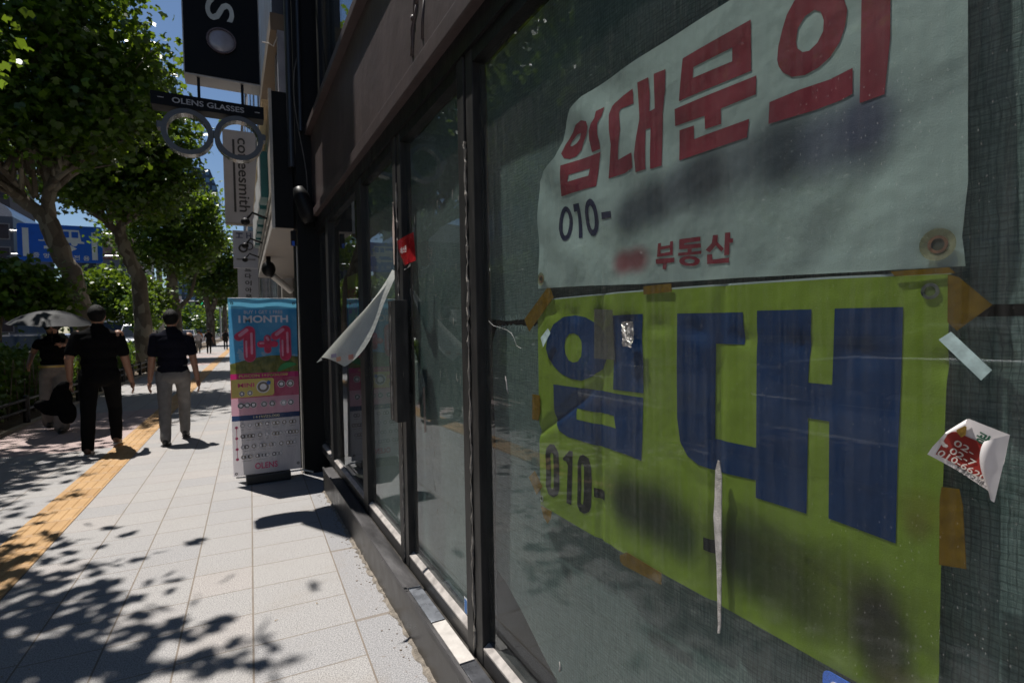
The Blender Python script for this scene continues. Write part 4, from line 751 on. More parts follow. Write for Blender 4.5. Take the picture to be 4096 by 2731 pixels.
# projecting lens shop sign
sg_k = mat('black_sign_face', (.005, .0055, .007), .45, 0, .2, 4, 0, .15); sg_s = mat('sign_side_metal', (.40, .385, .38), .4, .3, .1, 4, .05)
ps = thing('projecting_sign', 'black projecting sign box with white letter and glossy lens disc', 'sign', (.05, 6.1, 3.9)); Bq = within(ps)
Bq(MB().box((-.315, 5.96, 3.835), (.345, 6.21, 10.2)), 'box_body', sg_s, bevel=.004)
Bq(MB().box((-.305, 5.952, 3.85), (.335, 5.962, 10.19)), 'sign_face', sg_k)
for tx, z in (('S', 4.572), ('N', 4.90), ('E', 5.20), ('L', 5.50), ('O', 5.84)): Bq(text_mb(MB(), tx, (-.118, 5.948, z), (0, 0, -1), (1, 0, 0), .242, .188, .012), 'lettering', mat('grey_white_letter', (.52, .56, .56), .4))
v_ = MB().ell((.008, 5.955, 4.198), (.120, .03, .113), 28, 14); Bq(v_, 'lens_disc', mat('pearl_lens', (.30, .29, .34), .15, .1, .15, 8), smooth=True)
Bq(MB().ring((.008, 5.95, 4.198), XD, (0, 0, .94), .128, .113, .02, 36), 'lens_rim', mat('dark_lens_rim', (.10, .07, .075), .25))
[Bq(MB().tube([(.34, 6.08, z), (.74, 6.20, z)], .03, 8), 'bracket', bl) for z in (6.0, 8.2)]
gs = thing('projecting_sign', 'spectacle shaped projecting sign hanging under a black lettered bar', 'sign', (-.1, 6.05, 3.55)); Bq = within(gs)
Bq(MB().box((-.585, 5.94, 3.505), (.362, 6.12, 3.625)), 'bar', sg_k, bevel=.003)
Bq(text_mb(MB(), 'OLENS GLASSES', (-.415, 5.936, 3.538), XD, ZD, .052, .60, .015), 'lettering', mat('grey_letter', (.42, .42, .45), .4))
Bq(MB().box((-.53, 5.934, 3.570), (-.48, 5.939, 3.576)), 'dash', MATS['grey_letter']); Bq(MB().box((.28, 5.934, 3.560), (.325, 5.939, 3.566)), 'dash', MATS['grey_letter'])
chrome = mat('brushed_chrome', (.32, .31, .30), .25, .95, .25, 5); gface = mat('grey_spectacle_face', (.10, .104, .115), .4, .2, .15, 6)
for cx in (-.30, .135):
    Bq(MB().ring((cx, 5.94, 3.29), XD, ZD, .214, .168, -.115, 44), 'rim', chrome, smooth=False); Bq(MB().ring((cx, 5.936, 3.29), XD, ZD, .213, .169, -.006, 44), 'rim_face', gface)
Bq(MB().tube([(-.105, 6.0, 3.29), (-.09, 6.0, 3.318), (-.0825, 6.0, 3.325), (-.07, 6.0, 3.318), (-.06, 6.0, 3.29)], .028, 10), 'bridge', gface)
Bq(MB().box((-.545, 5.95, 3.30), (-.505, 6.06, 3.36)), 'temple_stub', gface); Bq(MB().box((.34, 5.95, 3.30), (.372, 6.06, 3.36)), 'temple_stub', gface)
Bq(MB().box((-.21, 6.0, 3.625), (-.185, 6.03, 3.84)), 'hanger', bl); Bq(MB().box((.165, 6.0, 3.625), (.19, 6.03, 3.84)), 'hanger', bl); Bq(MB().box((-.31, 5.98, 3.47), (-.29, 6.08, 3.51)), 'clamp', bl); Bq(MB().box((.125, 5.98, 3.47), (.145, 6.08, 3.51)), 'clamp', bl)
for q_ in (ps, gs): q_.scale = (.912,)*3; q_.location = Vector((0, 0, 1.42))*.088+q_.location*.912
# coffee sign
cs = thing('projecting_sign', 'tall pale grey projecting sign with dark vertical lettering and a dark bar', 'sign', (.26, 12, 4)); Bq = within(cs)
Bq(MB().box((-.02, 12.0, 3.52), (.56, 12.18, 5.34)), 'box_body', mat('pale_sign_panel', (.47, .42, .40), .5, 0, .08, 3), bevel=.006)
Bq(MB().box((-.015, 11.992, 3.50), (.555, 12.17, 3.525)), 'bottom_trim', mat('tan_trim', (.35, .29, .22), .5))
brn = mat('brown_sign_letter', (.045, .036, .032), .5); Bq(MB().box((.145, 11.994, 3.74), (.185, 12.0, 5.16)), 'stripe', brn)
Bq(text_mb(MB(), 'coffeesmith', (.235, 11.993, 5.20), (0, 0, -1), (1, 0, 0), .20, 1.45, .012), 'lettering', brn); Bq(text_mb(MB(), '™', (.36, 11.993, 3.70), (0, 0, -1), (1, 0, 0), .03, .06), 'lettering', brn)
# farther signs
s1 = thing('projecting_sign', 'square white sign with two linked rings below the coffee sign', 'sign', (.4, 15.5, 3.4)); Bq = within(s1); wp = mat('white_sign_panel', (.55, .52, .54), .5, 0, .06, 3)
Bq(MB().box((.13, 15.5, 3.0), (.72, 15.65, 3.95)), 'box_body', wp); Bq(MB().ring((.36, 15.49, 3.50), XD, ZD, .11, .065, .008, 28).ring((.50, 15.486, 3.56), XD, ZD, .10, .075, .008, 28), 'ring_emblem', brn)
Bq(MB().box((.20, 15.49, 3.86), (.36, 15.496, 3.89)).box((.20, 15.49, 3.76), (.36, 15.496, 3.78)).box((.26, 15.49, 3.76), (.29, 15.496, 3.89)).box((.44, 15.49, 3.76), (.47, 15.496, 3.90)).box((.53, 15.49, 3.76), (.56, 15.496, 3.90)).box((.44, 15.49, 3.82), (.56, 15.496, 3.84)), 'faded_lettering', mat('slate_letter', (.10, .11, .18), .5)); Bq(MB().box((.20, 15.49, 3.20), (.64, 15.496, 3.24)), 'line', mat('faded_letter', (.25, .22, .22), .5))
s2 = thing('projecting_sign', 'narrow white sign with dark Korean lettering stacked downward', 'sign', (.5, 18.5, 3)); Bq = within(s2)
Bq(MB().box((.26, 18.5, 1.98), (.83, 18.65, 3.62)), 'box_body', wp)
for i, ch in enumerate('오트다이아몬드'): Bq(text_mb(MB(), ch, (.545, 18.49, 3.49-.215*i), XD, ZD, .15, .18, .025, True), 'lettering', brn)
s3 = thing('projecting_sign', 'dark red sign with yellow lettering under the stacked white sign', 'sign', (.55, 20, 1.7)); Bq = within(s3)
Bq(MB().box((.36, 20, 1.35), (.84, 20.12, 2.05)), 'box_body', mat('red_sign_panel', (.34, .03, .035), .5)); Bq(MB().box((.44, 19.99, 1.84), (.56, 20, 1.88)).box((.60, 19.99, 1.84), (.76, 20, 1.88)).box((.44, 19.99, 1.74), (.76, 20, 1.77)).box((.48, 19.99, 1.58), (.70, 20, 1.61)), 'faded_lettering', gold)
# row of further buildings on the near side
def block(name, label, x0, y0, x1, y1, h, col, win, rows, cols, group='buildings lining the street', face='x0'):
    t = thing(name, label, 'building', ((x0+x1)/2, (y0+y1)/2, 0), 0, group); Bq = within(t)
    Bq(MB().box((x0, y0, -.2), (x1, y1, h)), 'wall', mat('facade_%02d' % int(col[0]*100+col[2]*37+h), col, .8, 0, .12, .6, .1))
    Bq(MB().box((x0-.15, y0-.15, h), (x1+.15, y1+.15, h+.5)), 'parapet', mat('parapet_stone', (.30, .29, .28), .8))
    wm = mat('far_window_glass', (.03, .04, .055), .12, 0, .3, .7); fl_ = mat('window_frame_grey', (.22, .22, .22), .5)
    for i in range(rows):
        for j in range(cols):
            z = 1.0+(h-1.6)*(i+.12)/rows; dz = (h-1.6)/rows*.62
            if face in ('x0', 'x1'):
                a = y0+(y1-y0)*(j+.14)/cols; b = a+(y1-y0)/cols*.72; xs = x0 if face == 'x0' else x1; s = -1 if face == 'x0' else 1
                f = Bq(MB().box((min(xs, xs+s*.06), a, z), (max(xs, xs+s*.06), b, z+dz)), 'window', fl_); Bq(MB().box((min(xs+s*.06, xs+s*.07), a+.12, z+.12), (max(xs+s*.06, xs+s*.07), b-.12, z+dz-.12)), 'pane', wm, f)
            else: pass
    c = max(2, int((x1-x0)/3))
    for i in range(rows):
        for j in range(c):
            z = 1.0+(h-1.6)*(i+.12)/rows; dz = (h-1.6)/rows*.62; a = x0+(x1-x0)*(j+.16)/c; b = a+(x1-x0)/c*.68
            f = Bq(MB().box((a, y0-.06, z), (b, y0, z+dz)), 'window', fl_); Bq(MB().box((a+.12, y0-.07, z+.12), (b-.12, y0-.06, z+dz-.12)), 'pane', wm, f)
    return t
block('office_building', 'pale unseen building added behind the camera to block sky light', .9, -40, 10, -3.3, 24, (.33, .31, .28), 0, 5, 6)  # unseen block added to hold back sky light from behind
block('office_building', 'pale building behind the coffee sign on the near side', .95, 11.7, 9, 24, 24, (.34, .30, .27), 0, 4, 5)
block('office_building', 'grey building beyond the stacked white sign', 1.35, 24, 10, 42, 26, (.25, .25, .26), 0, 5, 6)
block('office_building', 'far brown building at the end of the near side', 1.9, 42, 12, 75, 24, (.28, .22, .17), 0, 6, 8)
# ---------------------------------------------------------------- trees
def leaves(name, blobs, n, size, m, parent, seed, clump=16, spread=.34, droop=.3):
    r = np.random.default_rng(seed); w = np.array([b[3]*b[4]*b[5] for b in blobs])**.75; w /= w.sum(); nc = n//clump
    cen = []
    for b, cnt in zip(blobs, (w*nc).astype(int)+1):
        d = r.normal(size=(cnt, 3)); d /= np.linalg.norm(d, axis=1)[:, None]; rad = r.uniform(.30, 1.0, cnt)**.42
        cen.append(np.array(b[:3])+d*rad[:, None]*np.array(b[3:6]))
    cen = np.concatenate(cen); P = np.repeat(cen, clump, 0)+r.normal(size=(len(cen)*clump, 3))*spread*np.array([1, 1, .62])
    k = len(P); sz = size*r.uniform(.6, 1.25, k)
    nz = r.normal(size=(k, 3))*np.array([.75, .75, .5])+np.array([0, 0, .75]); nz /= np.linalg.norm(nz, axis=1)[:, None]
    t = r.normal(size=(k, 3)); t -= nz*(t*nz).sum(1)[:, None]; t /= np.linalg.norm(t, axis=1)[:, None]; b2 = np.cross(nz, t)
    prof = np.array([(-.50, 0, 0), (-.22, .30, .04), (-.08, .52, -.10), (.10, .22, .02), (.36, .34, -.08), (.55, 0, -.14), (.36, -.34, -.08), (.10, -.22, .02), (-.08, -.52, -.10), (-.22, -.30, .04)])
    V = (P[:, None, :]+sz[:, None, None]*(prof[None, :, 0, None]*t[:, None]+prof[None, :, 1, None]*b2[:, None]+prof[None, :, 2, None]*nz[:, None])).reshape(-1, 3)
    q = len(prof); me = bpy.data.meshes.new(name); me.vertices.add(k*q); me.vertices.foreach_set('co', V.astype(np.float32).ravel())
    me.loops.add(k*q); me.loops.foreach_set('vertex_index', np.arange(k*q, dtype=np.int32)); me.polygons.add(k); me.polygons.foreach_set('loop_start', np.arange(0, k*q, q, dtype=np.int32))
    me.update(calc_edges=True); me.materials.append(m); o = link(name, me, parent); o.location = -parent.location if parent else (0, 0, 0); return o
def bark_mat():
    k = NT('plane_tree_bark'); co = k.coord(); v = k.voro(k.mapv(co, (1, 1, .45)), 7, 'Color'); c = k.mix(k.sep(v)[0], (.10, .075, .055), (.24, .20, .15)); c = k.mix(k.math('GREATER_THAN', k.sep(v)[1], .72), c, (.36, .32, .25)); c = k.mix(.35, c, k.mix(k.noise(co, 20, 5), (.06, .05, .04), (.28, .23, .18)))
    k.set(c, .9); k.bump(k.noise(co, 22, 5), .6, .02); return k.m
bark = bark_mat()
lf = leaf_mat('plane_tree_leaf', (.020, .060, .006), (.125, .235, .016)); lf2 = leaf_mat('far_leaf', (.022, .060, .009), (.085, .165, .020)); lf3 = leaf_mat('shrub_leaf', (.045, .11, .018), (.14, .25, .045))
def tree(label, paths, blobs, n, size, seed, lm=None, base=None, clump=16, spread=.34, group='street trees along the planting strip'):
    b = base or paths[0][0][0]; t = thing('plane_tree', label, 'tree', (b[0], b[1], 0), 0, group); mb = MB()
    for pts, rad in paths:
        # wobble and subdivide the limbs
        P = []; Rr = []; r = random.Random(seed+len(pts))
        for i in range(len(pts)-1):
            for s in range(4): f = s/4; P.append(Vector(pts[i]).lerp(Vector(pts[i+1]), f)+Vector((r.uniform(-1, 1), r.uniform(-1, 1), 0))*.03); Rr.append((rad[i]*(1-f)+rad[i+1]*f)*r.uniform(.94, 1.06))
        P.append(Vector(pts[-1])); Rr.append(rad[-1]); mb.tube(P, Rr, 12)
    o = mb.build('trunk', bark, t, smooth=True); o.location = -t.location
    # twigs inside the crown
    r = random.Random(seed+50); mb = MB(); top = Vector(paths[0][0][-1])
    for bl_ in blobs:
        for _ in range(5):
            e = Vector(bl_[:3])+Vector((r.uniform(-.8, .8)*bl_[3], r.uniform(-.8, .8)*bl_[4], r.uniform(-.7, .7)*bl_[5])); s = top.lerp(Vector(bl_[:3]), r.uniform(.1, .6)); mb.tube([s, s.lerp(e, .5)+Vector((0, 0, .15)), e], [.06, .035, .012], 6)
    o = mb.build('branches', bark, t, smooth=True); o.location = -t.location
    leaves('crown', blobs, n, size, lm or lf, t, seed, clump, spread); return t
# nearest two trees stand left of the frame: their crowns shade the paving
tree('plane tree nearest the camera shading the front paving', [([(-3.75, 4.5, -.1), (-3.7, 4.6, 2.2), (-3.5, 4.8, 4.2), (-3.1, 5.0, 6.3)], [.26, .22, .18, .08]), ([(-3.6, 4.7, 3.4), (-4.6, 4.4, 5.6)], [.13, .05])],
     [(-2.75, 4.6, 5.5, 1.25, .95, .8), (-3.5, 4.7, 6.6, 1.7, 1.3, 1.2), (-4.6, 4.8, 6.2, 1.5, 1.4, 1.3), (-2.2, 4.3, 5.0, .7, .65, .45), (-2.6, 5.9, 5.3, .75, .6, .5), (-3.3, 3.6, 5.4, .9, .8, .7)], 10500, .155, 101)
tree('plane tree standing left of the frame before the leaning tree', [([(-3.65, 8.0, -.1), (-3.6, 8.0, 2.4), (-3.8, 8.1, 4.5), (-3.9, 8.2, 7)], [.28, .24, .2, .08]), ([(-3.65, 8.0, 3.6), (-3.2, 8.4, 5.4)], [.12, .05])],
     [(-3.9, 8.9, 6.3, 1.0, 1.2, 1.0), (-5.0, 8.4, 7.0, 1.5, 1.3, 1.3), (-4.1, 9.9, 7.0, 1.0, 1.0, .8), (-3.5, 9.9, 5.3, .55, .6, .4), (-3.9, 7.4, 5.6, .7, .6, .5)], 5600, .16, 102)
tree('big leaning plane tree in front of the blue road sign', [([(-2.9, 16.0, -.1), (-3.02, 15.95, 1.7), (-3.27, 15.9, 2.87), (-3.45, 15.9, 3.37), (-3.62, 15.9, 3.95), (-3.80, 15.9, 4.28)], [.28, .225, .195, .19, .19, .17]), ([(-3.66, 15.9, 4.05), (-4.2, 15.85, 4.58), (-4.9, 15.7, 5.1), (-5.8, 15.6, 6.0)], [.14, .13, .11, .05]), ([(-3.58, 15.9, 4.0), (-3.58, 15.9, 4.85), (-3.6, 15.9, 5.4), (-3.4, 15.8, 7.2), (-3.5, 15.7, 9)], [.14, .13, .12, .09, .04])],
     [(-4.6, 15.6, 8.4, 2.2, 1.9, 2.0), (-2.6, 15.3, 7.9, 1.45, 1.3, .95), (-1.95, 15.4, 7.7, .75, .8, .6), (-3.2, 15.8, 9.6, 1.5, 1.5, 1.1), (-2.7, 15.9, 6.7, 1.3, 1.1, .7), (-5.8, 15.5, 6.6, 1.4, 1.3, .9), (-3.9, 15.5, 6.2, 1.2, 1.1, .65), (-4.6, 15, 10.8, 1.8, 1.6, 1.4), (-2.9, 15.2, 5.75, 1.0, .9, .5), (-3.7, 14.9, 6.3, 1.4, .8, .9), (-2.5, 15, 6.2, 1.0, .8, .7), (-4.6, 15.0, 5.6, 1.2, .9, .6), (-5.4, 14.6, 5.2, .8, .7, .5), (-1.9, 15.3, 6.4, .7, .7, .5)], 20000, .17, 103)
tree('dark trunked plane tree behind the leaning tree', [([(-2.62, 22.5, -.1), (-2.68, 22.5, 1.7), (-2.75, 22.5, 3.23), (-2.96, 22.45, 3.82), (-3.12, 22.4, 4.41), (-3.29, 22.4, 4.85)], [.30, .26, .22, .21, .20, .18]), ([(-3.25, 22.4, 4.75), (-3.64, 22.4, 5.19), (-4.4, 22.3, 5.8), (-5.2, 22.2, 6.6)], [.14, .13, .1, .05]), ([(-3.2, 22.4, 4.7), (-3.09, 22.4, 5.4), (-3.0, 22.4, 6.8), (-2.8, 22.4, 8.2)], [.15, .13, .1, .05])],
     [(-2.6, 22.2, 8.5, 1.7, 1.6, 1.5), (-1.75, 22.3, 8.0, .95, 1, .9), (-3.7, 22.2, 8.0, 1.8, 1.6, 1.5), (-2.6, 22.5, 6.5, 1.4, 1.3, .8), (-4.6, 22.2, 6.6, 1.4, 1.3, .9), (-3.2, 22, 10, 1.6, 1.5, 1.1), (-1.7, 21.9, 6.6, .7, .7, .5), (-2.3, 21.8, 5.7, 1.2, 1.0, .55), (-3.9, 21.5, 5.9, 1.1, .9, .6), (-3.0, 21.5, 6.5, 1.4, .8, .8)], 17500, .18, 104)
tree('bushy plane tree behind the walking man in grey trousers', [([(-2.45, 32, -.1), (-2.45, 32, 2.3), (-2.55, 32, 4), (-2.3, 32, 6)], [.34, .3, .24, .1]), ([(-2.46, 32, 2.5), (-3.3, 32, 3.7), (-4, 32, 4.8)], [.16, .12, .06]), ([(-2.46, 32, 2.2), (-1.75, 32, 3.2), (-1.4, 32, 4.5)], [.14, .1, .05])],
     [(-2.4, 32, 7.0, 2.0, 1.8, 1.8), (-1.3, 32, 6.3, 1.25, 1.2, 1.3), (-3.6, 32, 6.2, 1.7, 1.6, 1.5), (-2.4, 32, 5.0, 1.7, 1.4, .7), (-.95, 31.7, 7.9, .6, .7, .6), (-3.0, 31, 8.4, 1.6, 1.5, 1.0)], 10000, .20, 105)
tree('pale forked plane tree right of the far crossing', [([(-1.55, 56, -.1), (-1.55, 56, 2.6), (-1.9, 56, 4.6), (-2.1, 56, 6)], [.38, .32, .2, .1]), ([(-1.55, 56, 2.5), (-1.0, 56, 4.6), (-.7, 56, 6)], [.22, .17, .08])],
     [(-1.2, 56, 7.6, 2.3, 2, 2.2), (.1, 55.5, 6.4, 1.3, 1.3, 1.4), (-2.8, 56, 7, 1.9, 1.8, 1.8), (-1, 55, 5.2, 2.1, 1.6, .8), (-1.3, 56, 9.6, 1.6, 1.5, 1.0)], 8000, .26, 106, lf2, None, 14, .45)
tree('farthest plane tree on the near side', [([(-.6, 82, -.1), (-.6, 82, 3.5), (-.4, 82, 6)], [.35, .3, .12])], [(-.4, 82, 7.5, 2.6, 2.4, 2.8), (.9, 81, 6.2, 1.6, 1.5, 1.6), (-1.8, 82, 6.5, 2, 2, 1.9)], 5000, .36, 107, lf2, None, 12, .5)
# planes on the far side of the road
for i, (x, y) in enumerate(((-24.5, -10), (-24.3, 4), (-23.8, 18), (-23.4, 31), (-22.9, 46), (-22.2, 66), (-21, 92))):
    tree(['tree on the far pavement opposite the camera side', 'tree on the far pavement facing the shop window', 'tree on the far pavement behind the parked cars', 'tree on the far pavement left of the beige building', 'tree on the far pavement by the beige building', 'tree on the far pavement near the crossing', 'most distant tree on the far pavement'][i],
         [([(x, y, -.1), (x, y, 2.6), (x+.2, y, 5)], [.3, .26, .12])], [(x, y, 6.2, 2.4, 2.4, 1.7), (x+1.3, y+.6, 5.4, 1.6, 1.6, 1.2), (x-1, y-.8, 6.8, 1.8, 1.8, 1.4)], 3200, .32, 120+i, lf2, None, 12, .5, 'trees on the far pavement')
# young tree and shrubs in the strip
tree('low dark leafy tree between the sunlit hedge and the blue road sign', [([(-4.15, 14.2, -.1), (-4.1, 14.2, 1.5), (-3.9, 14.2, 2.5)], [.10, .08, .03])], [(-3.75, 14.1, 2.3, .75, .7, .55), (-4.6, 14.2, 2.3, .8, .7, .7), (-3.35, 14.3, 2.05, .4, .5, .4)], 4200, .13, 131, lf, None, 10, .2)
tree('dark bushy tree behind the two leaning trunks', [([(-3.3, 27.5, -.1), (-3.25, 27.5, 1.6), (-3.2, 27.5, 2.9)], [.12, .1, .04])], [(-3.3, 27.4, 2.7, 1.0, .8, 1.0), (-4.4, 27.4, 3.0, 1.2, .9, 1.1), (-5.6, 27.5, 2.6, 1.1, .9, .9)], 5200, .17, 133, lf2, None, 12, .26)
tree('slim leafy sapling beside the orange topped bag', [([(-3.2, 25.0, -.1), (-3.15, 25, 1.6), (-3.1, 25, 2.6)], [.06, .05, .02])], [(-3.05, 25, 2.5, .4, .4, .6), (-2.9, 25, 1.7, .3, .3, .4)], 800, .14, 132, lf3, None, 10, .2)
# hedges with a low rail
def hedge(label, u0, u1, v0, v1, h, n, seed):
    c = Vector(((u0+u1)/2+SL*(v0+v1)/2, (v0+v1)/2, 0)); t = thing('hedge', label, 'hedge', c, 0, 'hedges in the planting strip'); r = np.random.default_rng(seed)
    bl = []; v = v0
    while v < v1:
        for u in np.arange(u0+.25, u1-.1, .45): bl.append((u+SL*v+r.uniform(-.08, .08), v, h*.5+r.uniform(-.05, .08), .36, .42, h*.50))
        v += .55
    leaves('foliage', bl, n, .085, lf3, t, seed, 9, .10)
    mb = MB(); rr_ = random.Random(seed)
    for _ in range(int((v1-v0)*14)): v = rr_.uniform(v0, v1); u = rr_.uniform(u0+.15, u1-.15)+SL*v; mb.tube([(u, v, 0), (u+rr_.uniform(-.15, .15), v+rr_.uniform(-.15, .15), h*.85)], [.014, .006], 5)
    o = mb.build('stems', bark, t); o.location = -t.location
hedge('leafy hedge with sunlit top behind the low black rail at the left edge', -4.6, -3.35, 8.6, 13.6, 1.16, 15000, 141)
hedge('shaded hedge behind the man in black', -4.6, -3.35, 14.2, 21.8, .95, 9000, 142)
hedge('far hedge behind the man in grey trousers', -4.6, -3.35, 23.4, 31, .95, 7000, 143)
rail = mat('black_rail_metal', (.022, .022, .024), .32, .3, .2, 20, .05)
def low_rail(label, v0, v1, u=-3.17):
    c = Vector((u+SL*(v0+v1)/2, (v0+v1)/2, 0)); t = thing('low_fence', label, 'fence', c, 0, 'low rails along the planting strip'); Bq = within(t)
    for z in (.39, .235): Bq(MB().tube([(u+SL*v0, v0, z), (u+SL*v1, v1, z)], .024, 10), 'rail', rail, smooth=True)
    n = int((v1-v0)/1.25)
    for i in range(n+1):
        v = v0+.1+(v1-v0-.2)*i/n; x = u+SL*v; Bq(MB().tube([(x, v, 0), (x, v, .43)], .045, 12).ell((x, v, .43), (.045, .045, .03), 12, 6), 'post', rail)
low_rail('low black two bar rail in front of the sunlit hedge', 8.0, 13.8); low_rail('low black two bar rail beyond the woman with the parasol', 14.2, 21.8); low_rail('far low black rail catching bright sun', 23.2, 31)

# ---------------------------------------------------------------- people
from mathutils import noise as mnoise
def solid(mb, voxel, name, m, parent, smooth=6, wrinkle=0):
    o = mb.build('tmp', m); a = o.modifiers.new('r', 'REMESH'); a.mode = 'VOXEL'; a.voxel_size = voxel; b = o.modifiers.new('s', 'SMOOTH'); b.iterations = smooth; b.factor = .5
    dg = bpy.context.evaluated_depsgraph_get(); dg.update(); me = bpy.data.meshes.new_from_object(o.evaluated_get(dg)); old = o.data; bpy.data.objects.remove(o); bpy.data.meshes.remove(old)
    me.name = name
    if wrinkle:
        for v in me.vertices: v.co += v.normal*(wrinkle*(mnoise.noise(v.co*9)+.7*mnoise.noise(v.co*Vector((26, 26, 12)))))
    for p in me.polygons: p.use_smooth = True
    if not me.materials: me.materials.append(m)
    return link(name, me, parent)
def limb(mb, pts, rad, inf=0): 
    P = []; Rr = []
    for i in range(len(pts)-1):
        for s in range(5): f = s/5; P.append(Vector(pts[i]).lerp(Vector(pts[i+1]), f)); Rr.append(rad[i]*(1-f)+rad[i+1]*f+inf)
    P.append(Vector(pts[-1])); Rr.append(rad[-1]+inf); mb.tube(P, Rr, 12)
    for p, r in zip(pts, rad): mb.ell(p, [r+inf]*3, 10, 8)
skin = mat('skin', (.30, .155, .10), .5, 0, .08, 12, .05)
def person(label, loc, rz, h=1.70, build=1.0, lf_=(-.1, .18, 0), rf=(.1, -.2, .02), lh=(-.30, .05, .82), rh=(.30, -.1, .80), shirt=(.006, .006, .007), trou=(.007, .007, .0075), shoe=(.05, .03, .025), sole=(.4, .38, .35), hair=(.006, .0055, .0055), wide=0, sleeve=.62, far=False, hairlen=0, extra=None, group='people walking on the pavement', tuck=True):
    """local frame: walking towards +Y, right hand at +X"""
    t = thing('person', label, 'person', loc, rz, group); k = h/1.72; V = Vector
    def s_(p): return V((p[0]*k, p[1]*k, p[2]*k))
    hip = [V((-.095*build, 0, .90)), V((.095*build, 0, .90))]; sh = [V((-.180*build, -.015, 1.385)), V((.180*build, -.015, 1.385))]
    feet = [V(lf_), V(rf)]; hands = [V(lh), V(rh)]
    ank = [f+V((0, -.02, .085)) for f in feet]
    def joint(a, b, l, fwd):
        m_ = (a+b)/2; d = (b-a).length; o_ = math.sqrt(max(0, (l/2)**2-(d/2)**2)); return m_+V(fwd).normalized()*o_
    knee = [joint(hip[i], ank[i], .84, (0, 1, .1)) for i in (0, 1)]; elb = [joint(sh[i], hands[i], .57, ((-.22, .22)[i], -1, -.1)) for i in (0, 1)]
    def torso(mb, inf):
        for c, r in [q_ for q_ in (((0, 0, .94), (.165*build, .115*build, .12)), ((0, .005, 1.06), (.155*build, .112*build, .13)), ((0, 0, 1.20), (.168*build, .118*build, .14)), ((0, -.008, 1.31), (.182*build, .118*build, .12)), ((0, -.012, 1.385), (.180*build, .088*build, .065)), ((0, -.012, 1.43), (.105*build, .070*build, .055))) if not (wide and inf > 0 and q_[0][2] < 1.1)]: mb.ell(c, [q+inf for q in r], 20, 14)
    vx = .011 if not far else .03
    def fin(mb): mb.v = [tuple(s_(p)) for p in mb.v]; return mb
    body = MB(); torso(body, -.012); limb(body, [(0, -.012, 1.40), (0, .0, 1.54)], [.062, .056])
    body.ell((0, .010, 1.615), (.078, .097, .116), 20, 16); body.ell((0, .052, 1.565), (.052, .050, .05), 14, 10)
    for sgn in (-1, 1): body.ell((sgn*.076, -.002, 1.61), (.013, .022, .034), 10, 8)
    body.ell((0, .108, 1.605), (.013, .018, .022), 10, 8)
    for i in (0, 1):
        limb(body, [sh[i], elb[i], hands[i]+(elb[i]-hands[i]).normalized()*.02], [.054*build, .042*build, .029])
        limb(body, [hip[i], knee[i], ank[i]], [.075*build, .05, .036]); d = (hands[i]-elb[i]).normalized(); sd = d.cross(V((0, 1, 0))).normalized(); ft = d.cross(sd)
        body.ell(hands[i]+d*.04, (.027, .040, .045), 12, 8)
        for q, ln in enumerate((.062, .074, .070, .054)):
            p0 = hands[i]+d*.072+ft*(.026-.0175*q); p1 = p0+d*ln*.55+sd*.006*(-1 if i else 1); p2 = p1+d*ln*.42+sd*.022*(-1 if i else 1); limb(body, [p0, p1, p2], [.0105, .0095, .008])
        p0 = hands[i]+d*.02+ft*.036; limb(body, [p0, p0+d*.035+ft*.018, p0+d*.062+ft*.016], [.012, .011, .009])
    solid(fin(body), vx*.8*k if not far else vx, 'body', skin, t, 3)
    m_sh = mat('shirt_cloth_%d' % int(shirt[0]*1000+shirt[2]*333), shirt, .9, 0, .2, 14, .1, .06); m_tr = mat('trouser_cloth_%d' % int(trou[0]*1000+trou[2]*333), trou, .9, 0, .15, 14, .1, .06)
    c = MB(); torso(c, .010); c.ell((0, 0, .93 if not wide else 1.07), (.175*build, .125*build, .07), 20, 10); limb(c, [(0, -.012, 1.43), (0, -.006, 1.49)], [.075, .066])
    for i in (0, 1): e = sh[i].lerp(elb[i], sleeve/.62*.72); limb(c, [sh[i], sh[i].lerp(e, .5), e], [.052*build, .056*build, .058*build], .003)
    solid(fin(c), vx*k if not far else vx, 'shirt', m_sh, t, 6, .0035)
    c = MB(); c.ell((0, 0, .93), (.172*build, .122*build, .10), 20, 12); c.ell((0, 0, 1.0), ((.186 if wide else .16)*build, (.136 if wide else .11)*build, .065), 20, 12); c.ell((0, -.035, .87), (.155*build, .105*build, .10), 20, 12)
    for i in (0, 1): limb(c, [hip[i], knee[i], ank[i]+V((0, -.005, .005))], [.095*build+wide*.3, .070*build+wide, .062+wide*1.3])
    solid(fin(c), vx*k if not far else vx, 'trousers', m_tr, t, 6, .004)
    for i in (0, 1):
        f = feet[i]; c = MB(); c.ell(f+V((0, .05, .045)), (.045, .13, .045), 14, 10); c.ell(f+V((0, -.035, .06)), (.042, .06, .06), 12, 10)
        solid(fin(c), vx*.8, 'shoe', mat('shoe_%d' % int(shoe[0]*1000), shoe, .5), t, 2); c = MB(); c.ell(f+V((0, .035, .012)), (.048, .15, .016), 16, 6); so_ = fin(c).build('sole', mat('sole_%d' % int(sole[0]*1000), sole, .7), t)
    c = MB(); c.ell((0, -.008, 1.640), (.090, .108, .108), 20, 14)
    if hairlen: c.ell((0, -.04, 1.56), (.075, .065, .10+hairlen), 16, 12); c.ell((0, -.055, 1.50-hairlen*.5), (.065, .045, .10+hairlen*.5), 16, 10)
    else: c.ell((0, -.042, 1.592), (.076, .062, .055), 16, 10)
    hh = solid(fin(c), .012*k if not far else .03, 'hair', mat('dark_hair', hair, .65, 0, .4, 60, .5, .2), t, 2, .006)
